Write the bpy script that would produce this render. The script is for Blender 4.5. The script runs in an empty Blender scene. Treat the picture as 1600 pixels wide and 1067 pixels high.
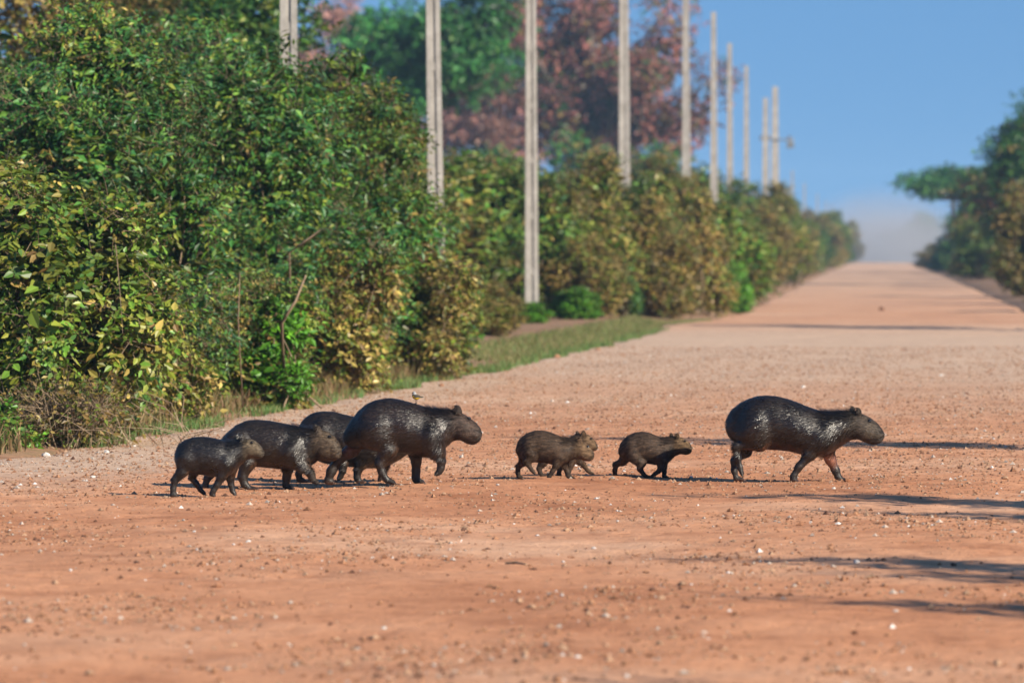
import bpy, math, random
import numpy as np
from mathutils import Vector, Matrix

rng = np.random.default_rng(7)
random.seed(7)
SC = bpy.context.scene
COL = SC.collection

# ------------------------------------------------------------------ camera
F_PX = 8440.0                      # focal length in pixels of a 1600 px wide frame
CAM_H = 1.70
YAW = math.atan(572 / F_PX)
PITCH = math.atan(141.5 / F_PX)
cam_data = bpy.data.cameras.new('camera')
cam = bpy.data.objects.new('camera', cam_data)
COL.objects.link(cam)
cam.location = (0, 0, CAM_H)
cam.rotation_euler = (math.pi / 2 - PITCH, 0, YAW)
cam_data.sensor_width = 36
cam_data.lens = F_PX / 1600 * 36
cam_data.clip_start = 0.5
cam_data.clip_end = 9000
cam_data.dof.use_dof = True
cam_data.dof.focus_distance = 39.6
cam_data.dof.aperture_fstop = 3.7
SC.camera = cam

# ------------------------------------------------------------------ world and sun
SUN_EL = math.radians(27)
SUN_AZ = math.radians(38)          # from +X (right) towards the camera
sun_vec = Vector((math.cos(SUN_EL) * math.cos(SUN_AZ), -math.cos(SUN_EL) * math.sin(SUN_AZ), math.sin(SUN_EL)))
world = bpy.data.worlds.new('World')
SC.world = world
world.use_nodes = True
wn, wl = world.node_tree.nodes, world.node_tree.links
sky = wn.new('ShaderNodeTexSky')
sky.sky_type = 'NISHITA'
sky.sun_disc = False
sky.sun_elevation = SUN_EL
sky.sun_rotation = math.atan2(sun_vec.x, sun_vec.y)
sky.air_density = 1.8
sky.dust_density = 0.0
sky.ozone_density = 10.0
sky.altitude = 0
bg = wn['Background']
bg.inputs['Strength'].default_value = 0.086
tcw = wn.new('ShaderNodeTexCoord'); vadd = wn.new('ShaderNodeVectorMath'); vadd.operation = 'ADD'
vadd.inputs[1].default_value = (0, 0, 0.36)
vnm = wn.new('ShaderNodeVectorMath'); vnm.operation = 'NORMALIZE'
wl.new(tcw.outputs['Generated'], vadd.inputs[0]); wl.new(vadd.outputs[0], vnm.inputs[0]); wl.new(vnm.outputs[0], sky.inputs['Vector'])
wl.new(sky.outputs[0], bg.inputs['Color'])

sun_data = bpy.data.lights.new('sun', 'SUN')
sun_data.energy = 5.0
sun_data.angle = math.radians(0.55)
sun_data.color = (1.0, 0.89, 0.72)
sun = bpy.data.objects.new('sun', sun_data)
COL.objects.link(sun)
sun.location = (20, -20, 30)
sun.rotation_euler = sun_vec.to_track_quat('Z', 'Y').to_euler()

SC.view_settings.view_transform = 'Standard'
SC.view_settings.look = 'None'
SC.view_settings.exposure = 0.88
SC.view_settings.gamma = 1.0
SC.render.engine = 'CYCLES'
SC.cycles.use_denoising = True
SC.cycles.max_bounces = 6
SC.cycles.diffuse_bounces = 3
SC.cycles.transmission_bounces = 3
SC.cycles.volume_bounces = 0
SC.cycles.transparent_max_bounces = 6
SC.cycles.caustics_reflective = False
SC.cycles.caustics_refractive = False

# ------------------------------------------------------------------ measuring helpers
_R = np.array(cam.rotation_euler.to_matrix())
def W(px, py, Y):
    """world point at road distance Y seen at photo pixel (1600 wide)"""
    d = _R @ np.array([(px - 800) / F_PX, -(py - 533.5) / F_PX, -1.0])
    t = Y / d[1]
    return np.array([d[0] * t, Y, CAM_H + d[2] * t])
def G(px, py):
    """world point on level ground at photo pixel"""
    d = _R @ np.array([(px - 800) / F_PX, -(py - 533.5) / F_PX, -1.0])
    t = -CAM_H / d[2]
    return np.array([d[0] * t, d[1] * t, 0.0])

def smooth_noise(x, y, seed, n=9, f0=1.0):
    r = np.random.default_rng(seed)
    out = np.zeros_like(x, dtype=float)
    for i in range(n):
        a = r.uniform(0, 2 * np.pi); f = f0 * r.uniform(0.6, 1.7); ph = r.uniform(0, 6.28)
        out += np.sin((np.cos(a) * x + np.sin(a) * y) * f * 2 * np.pi + ph)
    return out / math.sqrt(n)

EDGE_Y = np.array([5, 15, 30, 37, 43.6, 50, 62, 73, 90, 105, 125, 150, 200, 300, 900.])
EDGE_L = np.array([-9.4, -9.0, -8.1, -7.55, -7.05, -6.65, -6.1, -5.65, -5.1, -4.75, -4.2, -3.75, -3.75, -3.95, -4.0])
EDGE_R = np.array([6.0, 6.0, 5.6, 5.4, 5.2, 5.0, 5.0, 4.8, 4.6, 4.5, 4.3, 4.1, 4.2, 4.3, 4.3])
def edge_l(y): return np.interp(y, EDGE_Y, EDGE_L)
def edge_r(y): return np.interp(y, EDGE_Y, EDGE_R)
CREST_X = np.array([-9, -6, -4.6, -3.4, -2.3, -0.5, 2, 6.])
CREST_Y = np.array([36.0, 36.2, 36.6, 38.05, 39.0, 39.05, 39.0, 38.6])
def fall(y): return -np.maximum(np.asarray(y, float) - 790, 0) ** 1.5 * 0.0016
def road_h(x, y):
    x = np.asarray(x, float); y = np.asarray(y, float)
    near = np.clip((140 - y) / 60, 0, 1)
    h = 0.010 * smooth_noise(x, y * 0.5, 3, f0=0.35)
    h = h + 0.0045 * smooth_noise(x, y, 4, f0=1.4) * near + 0.002 * smooth_noise(x, y, 5, f0=4.0) * near
    cy = np.interp(x, CREST_X, CREST_Y)
    t = (y - cy)
    h = h + 0.014 * np.exp(-np.where(t < 0, (t / 2.2) ** 2, (t / 0.28) ** 2))
    h = h + 0.10 * np.clip((y - 100) / 10, 0, 1) * np.exp(-((y - 118) / 9.0) ** 2)   # low swell beyond the pale stretch
    return h + fall(y) + 0.02

# ------------------------------------------------------------------ mesh helpers
def mesh_np(name, verts, faces, colors=None, smooth=False, normals=None):
    """verts (n,3); faces (m,k) with one k"""
    verts = np.ascontiguousarray(verts, np.float32); faces = np.ascontiguousarray(faces, np.int32)
    me = bpy.data.meshes.new(name)
    n, (m, k) = len(verts), faces.shape
    me.vertices.add(n); me.vertices.foreach_set('co', verts.ravel())
    me.loops.add(m * k); me.loops.foreach_set('vertex_index', faces.ravel())
    me.polygons.add(m)
    me.polygons.foreach_set('loop_start', np.arange(0, m * k, k, dtype=np.int32))
    me.polygons.foreach_set('loop_total', np.full(m, k, np.int32))
    me.polygons.foreach_set('use_smooth', np.full(m, bool(smooth)))
    if colors is not None:
        at = me.color_attributes.new('tint', 'FLOAT_COLOR', 'POINT')
        c = np.ones((n, 4), np.float32); c[:, :np.shape(colors)[1]] = colors
        at.data.foreach_set('color', c.ravel())
    me.update(); me.validate()
    if normals is not None:
        me.normals_split_custom_set_from_vertices(np.asarray(normals, np.float32))
    return me

def obj(name, me, mat=None, parent=None, loc=(0, 0, 0)):
    o = bpy.data.objects.new(name, me)
    COL.objects.link(o)
    if mat is not None and me is not None and len(me.materials) == 0:
        me.materials.append(mat)
    if parent is not None: o.parent = parent
    o.location = loc
    return o
def empty(name, loc=(0, 0, 0), rz=0.0):
    o = bpy.data.objects.new(name, None); COL.objects.link(o)
    o.location = loc; o.rotation_euler = (0, 0, rz); o.empty_display_size = 0.2
    return o
def tag(o, label=None, cat=None, group=None, kind=None):
    if label: o['label'] = label
    if cat: o['category'] = cat
    if group: o['group'] = group
    if kind: o['kind'] = kind
    return o
def copy_tree(o, parent=None):
    c = o.copy(); COL.objects.link(c); c.parent = parent
    for ch in list(o.children): copy_tree(ch, c)
    return c

class MB:
    def __init__(s): s.v, s.f, s.n = [], [], 0
    def add(s, v, f):
        s.v.append(np.asarray(v, float)); s.f += [tuple(i + s.n for i in q) for q in f]; s.n += len(v)
    def tube(s, pts, rad, sides=6, cap=True):
        pts = [np.asarray(p, float) for p in pts]
        ring, f = [], []
        for i, p in enumerate(pts):
            t = pts[min(i + 1, len(pts) - 1)] - pts[max(i - 1, 0)]
            t = t / (np.linalg.norm(t) + 1e-9)
            a = np.cross(t, [0.13, 0.27, 0.95] if abs(t[2]) < 0.9 else [1, 0.1, 0]); a /= np.linalg.norm(a) + 1e-9
            b = np.cross(t, a)
            for k in range(sides):
                an = 2 * math.pi * k / sides
                ring.append(p + (a * math.cos(an) + b * math.sin(an)) * rad[i])
        for i in range(len(pts) - 1):
            for k in range(sides):
                k2 = (k + 1) % sides
                f.append((i * sides + k, i * sides + k2, (i + 1) * sides + k2, (i + 1) * sides + k))
        if cap:
            f.append(tuple(range(sides))[::-1]); f.append(tuple((len(pts) - 1) * sides + k for k in range(sides)))
        s.add(ring, f)
    def hexa(s, b, t):
        """box from 4 bottom and 4 top corners"""
        s.add(list(b) + list(t), [(3, 2, 1, 0), (4, 5, 6, 7), (0, 1, 5, 4), (1, 2, 6, 5), (2, 3, 7, 6), (3, 0, 4, 7)])
    def box(s, x0, x1, y0, y1, z0, z1):
        c = [(x0, y0), (x1, y0), (x1, y1), (x0, y1)]
        s.hexa([(x, y, z0) for x, y in c], [(x, y, z1) for x, y in c])
    def mesh(s, name, smooth=False):
        me = bpy.data.meshes.new(name)
        me.from_pydata([tuple(p) for p in np.concatenate(s.v)], [], s.f)
        if smooth: me.polygons.foreach_set('use_smooth', np.ones(len(me.polygons), bool))
        me.update(); return me

# ------------------------------------------------------------------ materials
def mat_new(name):
    m = bpy.data.materials.new(name); m.use_nodes = True
    n, l = m.node_tree.nodes, m.node_tree.links
    return m, n, l, n['Principled BSDF'], n['Material Output']
def noise(n, l, vec, scale, detail=4, rough=0.6, name=None):
    t = n.new('ShaderNodeTexNoise'); t.inputs['Scale'].default_value = scale
    t.inputs['Detail'].default_value = detail; t.inputs['Roughness'].default_value = rough
    if vec is not None: l.new(vec, t.inputs['Vector'])
    return t
def ramp(n, l, fac, stops):
    r = n.new('ShaderNodeValToRGB'); e = r.color_ramp.elements
    while len(e) < len(stops): e.new(0.5)
    for i, (p, c) in enumerate(stops):
        e[i].position = p; e[i].color = (*c, 1) if len(c) == 3 else c
    l.new(fac, r.inputs['Fac']); return r
def mix(n, l, fac, a, b, mode='MIX'):
    x = n.new('ShaderNodeMix'); x.data_type = 'RGBA'; x.blend_type = mode
    if isinstance(fac, float): x.inputs['Factor'].default_value = fac
    else: l.new(fac, x.inputs['Factor'])
    for s, v in ((6, a), (7, b)):
        if isinstance(v, tuple): x.inputs[s].default_value = (*v, 1)
        else: l.new(v, x.inputs[s])
    return x.outputs[2]

def leaf_material(name, rough=0.5, trans=0.35):
    m, n, l, b, out = mat_new(name)
    a = n.new('ShaderNodeAttribute'); a.attribute_name = 'tint'
    b.inputs['Roughness'].default_value = rough
    b.inputs['Specular IOR Level'].default_value = 0.35
    l.new(a.outputs['Color'], b.inputs['Base Color'])
    tr = n.new('ShaderNodeBsdfTranslucent')
    l.new(mix(n, l, 0.5, a.outputs['Color'], (0.16, 0.20, 0.02)), tr.inputs['Color'])
    ms = n.new('ShaderNodeMixShader'); ms.inputs[0].default_value = trans
    l.new(b.outputs[0], ms.inputs[1]); l.new(tr.outputs[0], ms.inputs[2])
    l.new(ms.outputs[0], out.inputs['Surface'])
    return m
M_LEAF = leaf_material('leaf_surface', 0.42, 0.16)
M_GRASS = leaf_material('grass_blades', 0.6, 0.3)

def bark_material(name, c1, c2, scale=30):
    m, n, l, b, out = mat_new(name)
    g = n.new('ShaderNodeTexCoord')
    t = noise(n, l, g.outputs['Object'], scale, 5, 0.65)
    r = ramp(n, l, t.outputs['Fac'], [(0.3, c1), (0.7, c2)])
    l.new(r.outputs[0], b.inputs['Base Color']); b.inputs['Roughness'].default_value = 0.85
    bp = n.new('ShaderNodeBump'); bp.inputs['Strength'].default_value = 0.5; bp.inputs['Distance'].default_value = 0.01
    l.new(t.outputs['Fac'], bp.inputs['Height']); l.new(bp.outputs[0], b.inputs['Normal'])
    return m
M_TWIG = bark_material('dry_twig', (0.10, 0.065, 0.04), (0.30, 0.22, 0.14))
M_BARK = bark_material('tree_bark', (0.06, 0.045, 0.035), (0.20, 0.16, 0.12), 8)

def road_material():
    m, n, l, b, out = mat_new('red_gravel_road')
    geo = n.new('ShaderNodeNewGeometry'); pos = geo.outputs['Position']
    big = noise(n, l, pos, 0.22, 4, 0.6)
    med = noise(n, l, pos, 1.3, 5, 0.65)
    fine = noise(n, l, pos, 9.0, 6, 0.7)
    grit = noise(n, l, pos, 55.0, 3, 0.7)
    base = ramp(n, l, big.outputs['Fac'], [(0.32, (0.44, 0.190, 0.092)), (0.50, (0.53, 0.250, 0.130)), (0.68, (0.58, 0.330, 0.200))])
    mf = ramp(n, l, med.outputs['Fac'], [(0.30, (0.66, 0.58, 0.54)), (0.5, (1, 1, 1)), (0.70, (1.10, 1.14, 1.18))])
    c = mix(n, l, 0.8, base.outputs[0], mf.outputs[0], 'MULTIPLY')
    ff = ramp(n, l, fine.outputs['Fac'], [(0.30, (0.58, 0.50, 0.46)), (0.48, (1, 1, 1)), (0.74, (1.16, 1.2, 1.28))])
    c = mix(n, l, 0.75, c, ff.outputs[0], 'MULTIPLY')
    # pale gravel: a laid stretch across the road and the left shoulder
    sx = n.new('ShaderNodeSeparateXYZ'); l.new(pos, sx.inputs[0])
    def mr(sock, a0, a1, b0, b1, smooth=True):
        x = n.new('ShaderNodeMapRange'); x.interpolation_type = 'SMOOTHSTEP' if smooth else 'LINEAR'
        l.new(sock, x.inputs['Value'])
        for k, v in zip(('From Min', 'From Max', 'To Min', 'To Max'), (a0, a1, b0, b1)): x.inputs[k].default_value = v
        return x.outputs['Result']
    def mth(op, a, bb):
        x = n.new('ShaderNodeMath'); x.operation = op
        for i, v in enumerate((a, bb)):
            if isinstance(v, (int, float)): x.inputs[i].default_value = v
            else: l.new(v, x.inputs[i])
        return x.outputs[0]
    wob = mth('MULTIPLY', mth('SUBTRACT', big.outputs['Fac'], 0.5), 12.0)
    yy = mth('ADD', sx.outputs['Y'], wob)
    band = mth('MULTIPLY', mr(yy, 41, 84, 0, 1), mr(yy, 104, 124, 1, 0.25))
    wobx = mth('MULTIPLY', mth('SUBTRACT', med.outputs['Fac'], 0.5), 2.6)
    xx = mth('ADD', mth('ADD', sx.outputs['X'], wobx), mth('MULTIPLY', mth('SUBTRACT', sx.outputs['Y'], 40.0), -0.03))
    should = mth('MULTIPLY', mr(xx, -6.1, -4.6, 1, 0), mth('MULTIPLY', mr(sx.outputs['Y'], 36, 42, 0, 0.85), mr(sx.outputs['Y'], 70, 95, 1, 0)))
    pale = mth('MAXIMUM', mth('MULTIPLY', band, 0.85), should)
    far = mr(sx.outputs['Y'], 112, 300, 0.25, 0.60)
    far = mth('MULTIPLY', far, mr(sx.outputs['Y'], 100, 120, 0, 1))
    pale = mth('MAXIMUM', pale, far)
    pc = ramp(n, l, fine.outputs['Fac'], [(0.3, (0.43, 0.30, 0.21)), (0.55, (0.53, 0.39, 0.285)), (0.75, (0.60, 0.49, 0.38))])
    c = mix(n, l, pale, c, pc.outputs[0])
    gr = ramp(n, l, grit.outputs['Fac'], [(0.34, (0.70, 0.64, 0.60)), (0.45, (1, 1, 1)), (0.66, (1, 1, 1)), (0.74, (1.35, 1.4, 1.5))])
    c = mix(n, l, 0.6, c, gr.outputs[0], 'MULTIPLY')
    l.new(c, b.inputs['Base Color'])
    b.inputs['Roughness'].default_value = 0.92; b.inputs['Specular IOR Level'].default_value = 0.15
    h = mth('ADD', mth('MULTIPLY', fine.outputs['Fac'], 0.055), mth('MULTIPLY', grit.outputs['Fac'], 0.012))
    bp = n.new('ShaderNodeBump'); bp.inputs['Strength'].default_value = 0.55; bp.inputs['Distance'].default_value = 1.0
    l.new(h, bp.inputs['Height']); l.new(bp.outputs[0], b.inputs['Normal'])
    return m
def soil_material():
    m, n, l, b, out = mat_new('verge_soil')
    geo = n.new('ShaderNodeNewGeometry'); pos = geo.outputs['Position']
    a = noise(n, l, pos, 0.9, 5, 0.65); f = noise(n, l, pos, 14, 5, 0.7)
    c = ramp(n, l, a.outputs['Fac'], [(0.3, (0.16, 0.085, 0.045)), (0.5, (0.27, 0.15, 0.085)), (0.7, (0.14, 0.12, 0.05))])
    ff = ramp(n, l, f.outputs['Fac'], [(0.3, (0.55, 0.5, 0.45)), (0.6, (1.15, 1.1, 1.05))])
    l.new(mix(n, l, 0.8, c.outputs[0], ff.outputs[0], 'MULTIPLY'), b.inputs['Base Color'])
    b.inputs['Roughness'].default_value = 0.95
    bp = n.new('ShaderNodeBump'); bp.inputs['Strength'].default_value = 0.7; bp.inputs['Distance'].default_value = 0.05
    l.new(f.outputs['Fac'], bp.inputs['Height']); l.new(bp.outputs[0], b.inputs['Normal'])
    return m
def tint_material(name, rough=0.9, bump=0.3, bscale=60, spec=0.2):
    m, n, l, b, out = mat_new(name)
    a = n.new('ShaderNodeAttribute'); a.attribute_name = 'tint'
    g = n.new('ShaderNodeTexCoord')
    t = noise(n, l, g.outputs['Object'], bscale, 4, 0.65)
    r = ramp(n, l, t.outputs['Fac'], [(0.3, (0.75, 0.72, 0.7)), (0.65, (1.1, 1.1, 1.1))])
    l.new(mix(n, l, 0.7, a.outputs['Color'], r.outputs[0], 'MULTIPLY'), b.inputs['Base Color'])
    b.inputs['Roughness'].default_value = rough; b.inputs['Specular IOR Level'].default_value = spec
    bp = n.new('ShaderNodeBump'); bp.inputs['Strength'].default_value = bump; bp.inputs['Distance'].default_value = 0.01
    l.new(t.outputs['Fac'], bp.inputs['Height']); l.new(bp.outputs[0], b.inputs['Normal'])
    return m
M_ROAD = road_material(); M_SOIL = soil_material()
M_STONE = tint_material('stone_grains', 0.85)

# ------------------------------------------------------------------ ground and road
def grid_sheet(xs_of_y, ys, zfun):
    V, nx = [], None
    for y in ys:
        xs = xs_of_y(y); nx = len(xs)
        V.append(np.stack([xs, np.full(nx, y), zfun(xs, np.full(nx, y))], 1))
    V = np.concatenate(V); ny = len(ys)
    i = np.arange((ny - 1) * (nx - 1)); r, c = i // (nx - 1), i % (nx - 1)
    a = r * nx + c
    return V, np.stack([a, a + 1, a + nx + 1, a + nx], 1)

ysg = np.concatenate([[-60, -10], np.arange(10, 140, 5), np.geomspace(140, 6000, 40)])
def verge_h(x, y):
    bank = np.clip((edge_l(y) - x - 0.2) / 1.5, 0, 1)
    bank_r = np.clip((x - edge_r(y) - 0.2) / 1.5, 0, 1)
    return 0.01 + 0.20 * bank * bank * (3 - 2 * bank) + 0.12 * bank_r + fall(y)
# the sheet dips under the road so the road lies on it
def ground_h(x, y):
    inside = (x > edge_l(y) + 0.1) & (x < edge_r(y) - 0.1)
    return np.where(inside, -0.12 + fall(y), verge_h(x, y))
xs_rel = np.concatenate([[-900, -300, -120, -60, -30, -18], np.linspace(-12, -0.3, 14)])
def gx(y):
    return np.concatenate([edge_l(y) + xs_rel + 0.3 - 0.0, [edge_l(y) + 0.15, edge_r(y) - 0.15],
                           edge_r(y) - xs_rel[::-1] - 0.3])
V, Fq = grid_sheet(gx, ysg, ground_h)
tag(obj('ground', mesh_np('ground', V, Fq, smooth=True), M_SOIL), kind='structure')

ysr = np.concatenate([[-40, 0, 10, 16], np.arange(18, 30, 0.25), np.arange(30, 52, 0.07), np.geomspace(52, 130, 300), np.geomspace(131, 1000, 160)])
def rx(y): return np.linspace(edge_l(y) - 0.25, edge_r(y) + 0.25, 190)
def rh(x, y):
    z = road_h(x, y)
    e = np.minimum(x - edge_l(y), edge_r(y) - x)
    ragged = 0.16 * smooth_noise(x, y, 11, f0=0.55)
    return z - 0.14 * np.clip((0.25 + ragged - e) / 0.45, 0, 1) ** 2
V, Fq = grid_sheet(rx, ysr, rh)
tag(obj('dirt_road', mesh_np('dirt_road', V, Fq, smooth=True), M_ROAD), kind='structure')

# ------------------------------------------------------------------ stones
def stone_shape(seed, sub=1):
    r = np.random.default_rng(seed)
    t = (1 + 5 ** 0.5) / 2
    v = np.array([(-1, t, 0), (1, t, 0), (-1, -t, 0), (1, -t, 0), (0, -1, t), (0, 1, t), (0, -1, -t), (0, 1, -t), (t, 0, -1), (t, 0, 1), (-t, 0, -1), (-t, 0, 1)], float)
    v /= np.linalg.norm(v[0])
    f = np.array([(0, 11, 5), (0, 5, 1), (0, 1, 7), (0, 7, 10), (0, 10, 11), (1, 5, 9), (5, 11, 4), (11, 10, 2), (10, 7, 6), (7, 1, 8), (3, 9, 4), (3, 4, 2), (3, 2, 6), (3, 6, 8), (3, 8, 9), (4, 9, 5), (2, 4, 11), (6, 2, 10), (8, 6, 7), (9, 8, 1)])
    v *= r.uniform(0.72, 1.15, (12, 1)); v *= np.array([1.15, 0.9, 0.68])
    return v, f
STONE_COLS = np.array([(0.62, 0.52, 0.44), (0.52, 0.33, 0.21), (0.40, 0.19, 0.10), (0.20, 0.10, 0.065), (0.74, 0.70, 0.66), (0.48, 0.25, 0.14)])
# gravel: tens of thousands of loose grains
N = 125000
yy = 20.5 * (95 / 20.5) ** rng.random(N)
xl = np.maximum(-0.168 * yy - 0.8, edge_l(yy) + 0.05)
xr = 0.032 * yy + 0.8
xx = xl + (xr - xl) * rng.random(N)
patch = smooth_noise(xx, yy * 0.45, 21, f0=0.5) + 0.6 * smooth_noise(xx, yy, 22, f0=1.3)
behind = (yy > np.interp(xx, CREST_X, CREST_Y)) * 1.5 + (yy > 30) * 0.2 - (yy > 62) * 0.6 - (yy < 31) * 0.35
keep = rng.random(N) < np.clip(0.34 + 0.36 * patch + 0.45 * behind, 0.03, 1)
xx, yy = xx[keep], yy[keep]; N = len(xx)
size = np.clip(0.0066 * np.exp(rng.normal(0, 0.55, N)), 0.0025, 0.024)
cw = np.array([0.08, 0.26, 0.19, 0.07, 0.012, 0.388])
ci = rng.choice(6, N, p=cw)
so, sf = stone_shape(1)
oc = np.array([(1, 0, 0), (0, 1, 0), (-1, 0, 0), (0, -1, 0), (0, 0, 0.75), (0, 0, -0.6)], float)
of = np.array([(0, 1, 4), (1, 2, 4), (2, 3, 4), (3, 0, 4), (1, 0, 5), (2, 1, 5), (3, 2, 5), (0, 3, 5)])
jit = rng.uniform(0.65, 1.35, (N, 6, 3))
ang = rng.uniform(0, 6.28, N); ca, sa = np.cos(ang), np.sin(ang)
P = oc[None] * jit * size[:, None, None]
P = np.stack([P[..., 0] * ca[:, None] - P[..., 1] * sa[:, None], P[..., 0] * sa[:, None] + P[..., 1] * ca[:, None], P[..., 2]], -1)
P += np.stack([xx, yy, rh(xx, yy) + size * 0.12], 1)[:, None, :]
FF = (of[None] + (np.arange(N) * 6)[:, None, None]).reshape(-1, 3)
CC = np.repeat(STONE_COLS[ci] * np.where(ci == 4, .8, .60)[:, None] * rng.uniform(0.7, 1.15, (N, 1)), 6, 0)
tag(obj('gravel', mesh_np('gravel', P.reshape(-1, 3), FF, CC), M_STONE),
    'loose fine gravel scattered over the reddish dirt road', 'gravel', kind='stuff')

stone_meshes = {}
def stone(px, py, size_px, col, label, group, seed):
    p = G(px, py); s = size_px / (F_PX / p[1]) / 2
    key = (seed % 5, col)
    if key not in stone_meshes:
        v, f = stone_shape(100 + seed % 5)
        stone_meshes[key] = mesh_np('stone', v, f, np.tile(STONE_COLS[col] * .66, (12, 1)))
    o = obj('stone', stone_meshes[key], M_STONE, None, (p[0], p[1], float(rh(p[0], p[1])) + s * 0.3))
    if p[0] < edge_l(p[1]): o.location.z = float(verge_h(p[0], p[1])) + s * 0.3
    o.scale = (s, s, s * 0.95); o.rotation_euler = (0, 0, (seed * 1.7) % 6.28)
    return tag(o, label, 'stone', group)
k = 0
WH = [(72, 718, 15), (167, 714, 11), (210, 702, 7), (185, 738, 8), (145, 752, 9), (500, 755, 6), (388, 857, 9), (365, 860, 6), (803, 822, 5), (778, 769, 6), (1338, 887, 12), (928, 859, 7), (878, 940, 9), (965, 818, 5), (1552, 690, 6), (1303, 772, 7), (975, 741, 6), (1080, 750, 8), (880, 880, 7), (600, 985, 11), (1310, 650, 10), (1255, 610, 8), (1470, 588, 7), (1090, 795, 6), (1400, 960, 9), (110, 900, 8)]
for px, py, s in WH:
    stone(px, py, s, 4, 'small whitish stone lying on the red gravel road', 'whitish stones on the road', k); k += 1
DK = [(1020, 931, 12), (1335, 1000, 12), (1133, 811, 9), (1176, 853, 7), (295, 806, 8), (620, 882, 8), (990, 951, 8), (1490, 890, 11), (1560, 925, 9), (1185, 935, 8), (1150, 870, 6), (1510, 620, 7), (866, 672, 9), (1500, 737, 8), (410, 848, 8), (60, 985, 10), (470, 790, 8), (1300, 940, 7), (1230, 820, 6), (700, 905, 7)]
for px, py, s in DK:
    stone(px, py, s, 3, 'small dark brown clod lying on the red gravel road', 'dark clods on the road', k); k += 1
TN = [(830, 958, 16), (1141, 838, 10), (1570, 754, 11), (1020, 783, 7), (1460, 1030, 10), (905, 810, 12), (885, 832, 13), (860, 798, 10), (1480, 662, 9), (300, 830, 9), (690, 965, 10), (1405, 905, 9), (671, 737, 14), (1455, 810, 8), (540, 1010, 10), (240, 940, 10), (730, 830, 7), (980, 865, 8)]
for px, py, s in TN:
    stone(px, py, s, 1, 'tan stone lying on the red gravel road', 'tan stones on the road', k); k += 1
stone(1324, 763, 13, 2, 'reddish brown stone just in front of leading capybara front foot', None, k)
for px, py, s in [(690, 606, 11), (560, 615, 9), (20, 668, 22), (100, 680, 9), (636, 598, 9), (870, 562, 12), (735, 576, 11), (935, 548, 9)]:
    stone(px, py, s, 5, 'orange brown stone at the grassy left road edge', 'stones along the grassy edge', k); k += 1
stone(1378, 486, 13, 3, 'large dark clod far along the road below the dust cloud', None, k + 1)
# a short stick in the dust
p0, p1 = G(790, 889), G(822, 891)
mb = MB(); mb.tube([p0 + [0, 0, .032], (p0 + p1) / 2 + [0, 0.02, .038], p1 + [0, 0, .033]], [.006, .008, .005], 6)
tag(obj('stick', mb.mesh('stick'), M_TWIG), 'short dark dry stick lying on the dusty road', 'stick')

# ------------------------------------------------------------------ foliage
GREEN = dict(
    dark=[(0.015, 0.052, 0.020), (0.021, 0.070, 0.024), (0.032, 0.092, 0.030), (0.022, 0.060, 0.034), (0.06, 0.115, 0.03)],
    olive=[(0.075, 0.100, 0.018), (0.100, 0.110, 0.022), (0.060, 0.088, 0.018), (0.050, 0.080, 0.018), (0.15, 0.115, 0.042), (0.115, 0.110, 0.026), (0.040, 0.070, 0.018)],
    dry=[(0.19, 0.125, 0.055), (0.14, 0.085, 0.040), (0.22, 0.155, 0.070), (0.12, 0.11, 0.035), (0.10, 0.055, 0.032)],
    mid=[(0.050, 0.105, 0.020), (0.070, 0.125, 0.025), (0.090, 0.130, 0.026), (0.035, 0.080, 0.022), (0.12, 0.13, 0.03)],
    bright=[(0.055, 0.150, 0.018), (0.075, 0.185, 0.020), (0.045, 0.120, 0.018)],
    plum=[(0.21, 0.060, 0.090), (0.15, 0.055, 0.085), (0.24, 0.080, 0.080), (0.12, 0.055, 0.08), (0.07, 0.05, 0.06)],
    blush=[(0.30, 0.13, 0.16), (0.24, 0.11, 0.15), (0.34, 0.16, 0.17)],
    crown=[(0.028, 0.120, 0.040), (0.040, 0.150, 0.045), (0.03, 0.10, 0.05)],
    rust=[(0.13, 0.075, 0.035), (0.17, 0.10, 0.045), (0.09, 0.075, 0.03)],
)
def unit(a): return a / (np.linalg.norm(a, axis=-1, keepdims=True) + 1e-9)

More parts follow.
